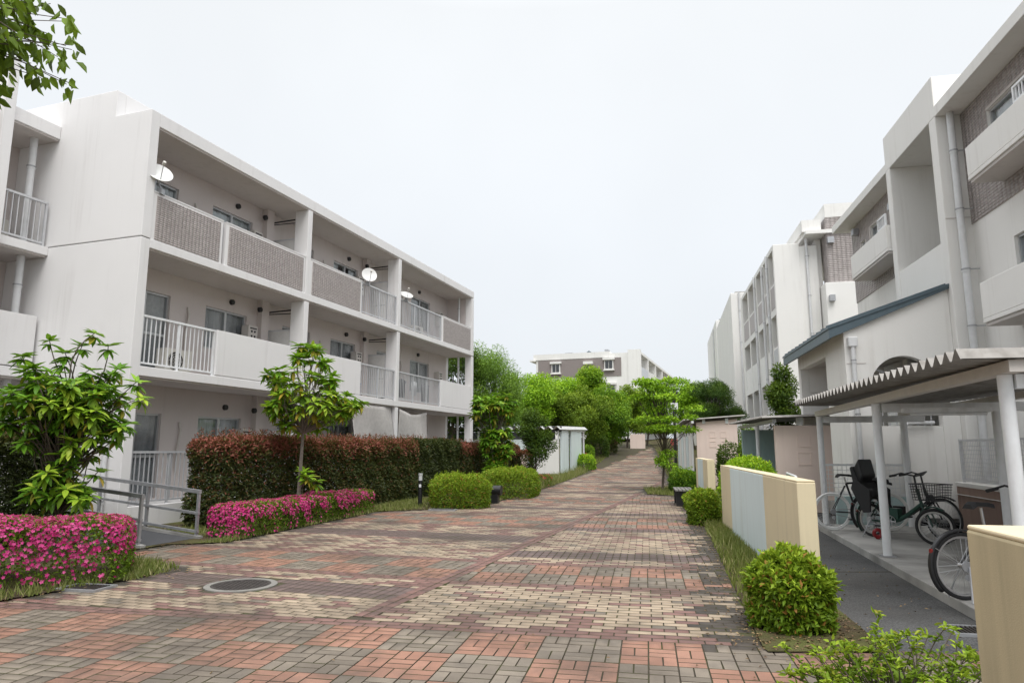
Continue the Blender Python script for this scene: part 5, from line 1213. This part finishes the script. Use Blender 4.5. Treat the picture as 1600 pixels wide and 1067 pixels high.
tree('slim dark tree against the pale wall beside the porch', (8.75, 22.0, .2), 4, (0, 0, 2.9), (.42, .42, 1.2), 16, 170, 'dark', .1, .36, .04, .9, 25, lcb=.3)
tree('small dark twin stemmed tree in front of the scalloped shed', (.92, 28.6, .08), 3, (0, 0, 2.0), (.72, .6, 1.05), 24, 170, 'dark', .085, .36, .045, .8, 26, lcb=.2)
random.seed(5)
# extra low suckers on the layered tree's trunk
sk_ = tree('leafy sapling sprouting at the foot of the layered tree', (5.68, 25.0, .03), 1.6, (0, 0, 1.1), (.38, .3, .5), 6, 50, 'bright', .1, .28, .02, .5, 27)

# ---- whorl leaved shrubs: rosettes of long leaves at the branch tips
UL = dict(whorl=[unit_leaf(GO['whorl'], .36, .25), unit_leaf(GO['dark'], .36, .35)], drop=unit_leaf(GO['drop'], .3, .3), over=[unit_leaf(GO['over'], .58, .2), unit_leaf(GO['over'], .5, .35)])
def whorl_plant(label, loc, trunk_top, tips, Ll, tr, seed, nleaf=13, yellow=.06, nind=300, name='tree', cat='tree', bright=.5, lowstems=0, bark='bark_pale', kmin=1):
    random.seed(seed); t = thing(name, label, cat, loc); b = MB(); tk = limb(b, (0, 0, -.1), trunk_top, tr, tr*.35, .04, 8); LV = []
    for q in tips:
        q = Vector(q); k = max(1, min(8, int(8*min(1, q.z*random.uniform(.55, .85)/trunk_top[2])))); k = max(k, kmin) if q.z > 1.6 else k; st = tk[k]; pts = limb(b, st, q, tr*.24, .006, .16)
        ax = (pts[-1]-pts[-2]).normalized()*.5+Vector((0, 0, .8)); ax.normalize(); u = ax.orthogonal().normalized(); v = ax.cross(u); a0 = random.uniform(0, 6.28); young = random.random()
        nl = int(nleaf*random.uniform(.8, 1.25))
        for i in range(nl):
            a = a0+i*2.4; el = random.uniform(-.1, .6) if i < nl*.55 else random.uniform(-.9, -.1); dd = (u*math.cos(a)+v*math.sin(a))*math.cos(el)+ax*math.sin(el)
            yl = el < -.3 and random.random() < yellow*6
            LV.append((q-ax*(.02+.05*(el < 0)), dd, ax+Vector((0, 0, .4)), Ll*random.uniform(.7, 1.15), yl, bright*.6+.35*young*(el > .1)+random.uniform(-.12, .12)))
    b.build('trunk', M[bark], t, True); random.shuffle(LV)
    LV.sort(key=lambda l: (t.location+Vector(l[0])).length-l[3]*2)
    for p, d_, n, L_, yl, c in LV[:nind]:
        me = UL['drop'] if yl else UL['whorl'][0 if c+random.uniform(-.15, .15) > bright*.6 else 1]
        objof('leaf', me, t, mat=leaf_matrix(p, d_, n, L_))
    RS = LV[nind:]
    for flag, mt in ((False, 'whorl'), (True, 'drop')):
        Q = [l for l in RS if l[4] == flag]
        if Q: leaves('leaves', np.array([l[0] for l in Q]), np.array([l[1] for l in Q]), np.array([l[2] for l in Q]), np.array([l[3] for l in Q]), np.array([l[3]*.38 for l in Q]), np.array([l[5] for l in Q]), G[mt], t, fold=.1, kind='stuff', hexa=True)
    return t
def tip_cloud(n, c, r, seed, shell=.55):
    random.seed(seed); o = []
    for i in range(n):
        d_ = Vector((random.gauss(0, 1), random.gauss(0, 1), random.gauss(0, 1))).normalized(); k = random.uniform(shell, 1); o.append((c[0]+d_.x*r[0]*k, c[1]+d_.y*r[1]*k, c[2]+d_.z*r[2]*k))
    return o
tp = tip_cloud(165, (.02, 0, 2.1), (.95, .8, .78), 31, .35)+tip_cloud(34, (.1, -.1, .95), (.66, .5, .5), 32, .4)+[(-.75, 0, 2.95), (-.42, .1, 3.2), (.35, 0, 3.3), (.5, .1, 3.12), (1.05, 0, 2.55), (1.2, -.1, 2.3), (-.95, 0, 2.2), (-.1, 0, 3.0), (.1, .1, 3.12), (.75, 0, 2.75)]
whorl_plant('big multi stemmed shrub with whorled glossy leaves behind the pink azalea', (-6.75, 10.35, .01), (.05, 0, 2.3), tp, .205, .055, 33, 18, .02, name='large_shrub', cat='shrub', bright=.52, bark='bark')
tp = []
random.seed(41)
for z, r_, n, ox in ((3.78, .25, 5, .12), (3.5, .4, 7, .15), (3.2, .75, 8, -.05), (2.95, .7, 10, .05), (2.75, .8, 12, .2), (2.5, .95, 22, .28), (2.3, .75, 15, .2), (2.1, .5, 7, .1)):
    for i in range(n): a = 6.28*i/n+random.uniform(-.4, .4); k = r_*random.uniform(.65, 1.1); tp.append((ox+k*math.cos(a), k*.8*math.sin(a), z+random.uniform(-.08, .08)))
tp += [(-.82, 0, 3.2), (-.7, .1, 3.12), (1.12, 0, 2.42), (1.0, -.1, 2.3), (.25, -.15, .95), (.36, .05, .85), (.12, -.1, 1.05)]
whorl_plant('young tree with tiered rosettes of drooping leaves above the azalea bank', (-4.6, 15.0, .01), (.08, 0, 3.0), tp, .235, .055, 42, 23, .07, bright=.85, kmin=5)
tp = tip_cloud(85, (.0, 0, 3.05), (.95, .9, .62), 51, .4)+tip_cloud(70, (.12, -.1, 1.75), (.62, .6, .85), 52, .4)+tip_cloud(30, (.1, -.2, .8), (.55, .5, .4), 53, .4)
whorl_plant('leafy tree with drooping yellow tinged rosettes at the hedge end', (-.7, 25.8, .05), (0, 0, 3.0), tp, .26, .07, 54, 20, .08, bright=.62, nind=120)
# loose azalea by the near wall
t = thing('loose_azalea', 'loose young azalea with open leafy shoots beside the weathered yellow wall', 'azalea', (2.1, 4.0, .01)); random.seed(61); b = MB(); P = []; Dd = []; lc = []
for i in range(120):
    a = random.uniform(0, 6.28); rr = random.uniform(.1, .62); q = Vector((rr*math.cos(a)*1.0, rr*math.sin(a)*.55, random.uniform(.14, .50)*(1.15-rr*.5))); 
    if i in (0, 1, 2, 3, 4, 5): q = [Vector((-.55, .12, .42)), Vector((.1, .3, .55)), Vector((.42, .1, .52)), Vector((-.3, -.1, .46)), Vector((.25, -.1, .58)), Vector((-.62, -.05, .25))][i]
    pts = limb(b, (q.x*.25, q.y*.25, 0), q, .006, .0025, .15)
    for k in range(2, 6):
        for j in range(7 if k < 5 else 12):
            P.append(pts[k]+Vector((random.gauss(0, .012), random.gauss(0, .012), random.gauss(0, .012)))); Dd.append((random.gauss(0, 1), random.gauss(0, 1), random.uniform(-.1, 1.0))); lc.append(.35+.35*random.random()+.25*(k == 5))
b.build('stems', M['bark'], t, True); leaves('foliage', np.array([tuple(p) for p in P]), np.array(Dd), norm(rng.normal(size=(len(P), 3))*.5+[0, 0, 1]), .042*(.7+.6*rng.random(len(P))), .019, np.array(lc)*.92, G['azalea'], t, kind='stuff', hexa=True)
# ---- tree overhanging the top left corner (trunk outside the picture)
ov = thing('overhanging_tree', 'broad leaved tree whose drooping branch hangs in front of the sky', 'tree', (-7.0, 5.2, 0)); random.seed(71); b = MB()
limb(b, (0, 0, -.1), (.15, 0, 4.6), .13, .09, .03, 8); br = MB()
LV = []
for i in range(130):
    q = Vector((3.33-1.15*random.random()**.8, random.uniform(-.55, .5), random.uniform(4.55, 5.4))); q.x = min(q.x, 3.33-(abs(q.z-4.85)*.4)*random.random())
    pts = limb(br, (.15+random.uniform(.6, 1.4), random.uniform(-.2, .2), random.uniform(4.8, 5.4)), q, .01, .003, .1)
    for k in (2, 3, 4, 5):
        for j in range(2 if k < 4 else 4):
            p = pts[k]+Vector((random.gauss(0, .04), random.gauss(0, .05), random.gauss(0, .04))); LV.append((p, Vector((random.gauss(.15, .45), random.gauss(0, .45), -random.uniform(.5, 1.3))), Vector((random.gauss(0, 1), random.gauss(-.6, .6), random.gauss(.3, .4))), random.uniform(.085, .14)))
limb(br, (.15, 0, 4.4), (1.8, 0, 4.85), .06, .02, .03)
b.build('trunk', M['bark'], ov, True); bo_ = br.build('branch', M['bark'], ov, True)
random.shuffle(LV)
Q = LV[300:]; leaves('leaves', np.array([l[0] for l in Q]), np.array([l[1] for l in Q]), np.array([l[2] for l in Q]), np.array([l[3] for l in Q]), np.array([l[3]*.55 for l in Q]), np.array([.25+.3*random.random() for l in Q]), G['lolive'], bo_, kind='stuff', hexa=True)
for p, d_, n, L_ in LV[:300]: objof('leaf', random.choice(UL['over']), bo_, mat=leaf_matrix(p, d_, n, L_))
tc_ = rdirs(1500)*rng.random((1500, 1))**.4*np.array([1.6, 1.6, 1.0])+np.array([0, 0, 5.4]); D_, N_ = leafdirs(norm(tc_-np.array([0, 0, 5.4])), -.4)
leaves('crown', tc_, D_, N_, .11, .06, .3+.3*rng.random(1500), G['lolive'], ov)

# ---- grass and leaf litter
def blades(name, label, P, hmin, hmax, dry=.3):
    n_ = len(P); h = rng.uniform(hmin, hmax, n_); a = rng.uniform(0, 6.28, n_); ln = rng.normal(0, .35, (n_, 2)); w_ = .006+.006*rng.random(n_)
    U = np.stack([np.cos(a), np.sin(a), np.zeros(n_)], 1)*w_[:, None]; T = P+np.stack([ln[:, 0]*h, ln[:, 1]*h, h], 1)
    V = np.stack([P-U, P+U, T], 1).reshape(-1, 3); F = np.arange(n_*3).reshape(-1, 3); lc = np.clip(rng.random(n_)*.75+(rng.random(n_) < dry)*.25, 0, 1)
    o = objof(name, rmesh(name, V, F, lc, G['grass'], 3)); o['kind'] = 'stuff'; o['label'] = label; o['category'] = 'grass'; return o
def strip(n, y0, y1, fa, fb, pw=1.0):
    y = y0+(y1-y0)*rng.random(n); t = rng.random(n)**pw; x = fa(y)+(fb(y)-fa(y))*t; P = np.stack([x, y, zp(y)+.01], 1); k = wob(P*np.array([1, 1, 0]), 3.3)+rng.normal(0, .25, n) > -.25; return P[k]
wx = lambda y: 2.98+.182*(y-7.3)
PL = [strip(4600, 6.9, 16, Rx, lambda y: np.maximum(Rx(y)+.25, wx(y)-.02), .8), strip(3500, 7.2, 14.2, lambda y: wx(y)-.32, lambda y: wx(y)-.01), strip(3000, 16, 24, Rx, lambda y: Rx(y)+1.0), strip(1800, 23, 26.6, Rx, lambda y: Rx(y)+1.6), strip(3000, 26, 60, Rx, lambda y: Rx(y)+1.2)]
blades('grass', 'grass strip between the brick path and the garden walls', np.concatenate(PL), .05, .17)
PL = [strip(1300, 6.0, 9.6, lambda y: Lx(y)-.5, lambda y: Lx(y)+.03), strip(900, 8.4, 10, lambda y: Lx(y)-.5, lambda y: Lx(y)+.1), strip(1600, 11.7, 17.6, lambda y: Lx(y)-.3, lambda y: Lx(y)+.05), strip(7000, 17.2, 21.5, lambda y: Lx(y)-2.8, lambda y: Lx(y)), strip(3500, 21, 33, lambda y: Lx(y)-1.0, lambda y: Lx(y)+.05), strip(16000, 33, 60, lambda y: Lx(y)-3.2, lambda y: Lx(y)+.1, .7), strip(2500, 13, 17.5, lambda y: Lx(y)-2.3, lambda y: Lx(y)-1.0)]
blades('grass', 'grass along the left edge of the brick path by the shrubs', np.concatenate(PL), .04, .12)
P = strip(2600, 25, 45, lambda y: Lx(y)-.7, lambda y: Lx(y)); blades('tall_grass', 'tall dry grass along the shed side of the path', P, .15, .45, .6)
P = np.concatenate([strip(500, 5.7, 16, lambda y: Rx(y)-.5, Rx, .5), strip(260, 6, 12, Lx, lambda y: Lx(y)+.5, 2), strip(160, 4.3, 5.6, lambda y: Rx(y)*0+1.6, Rx), strip(420, 5.6, 6.9, lambda y: Rx(np.maximum(y, 5.65))-.1, lambda y: 2.98+.182*(y-7.3)+.25), strip(120, 5.6, 12, lambda y: 2.98+.182*(y-7.3)+.3, lambda y: 4.0+.2*(y-6)), strip(240, 5, 20, Lx, Rx)]); n = len(P); P[:, 2] += .006
leaves('leaf_litter', P, np.stack([rng.normal(size=n), rng.normal(size=n), rng.normal(0, .1, n)], 1), norm(np.stack([rng.normal(0, .3, n), rng.normal(0, .3, n), np.ones(n)], 1)), .035, .018, rng.random(n), leafmat('dead_leaves', [(0, (.10, .06, .035)), (.6, (.20, .13, .07)), (1, (.34, .24, .12))], trans=.05))
o = bpy.data.objects['leaf_litter']; o['kind'] = 'stuff'; o['label'] = 'dry fallen leaves scattered along the brick edges'; o['category'] = 'leaf litter'
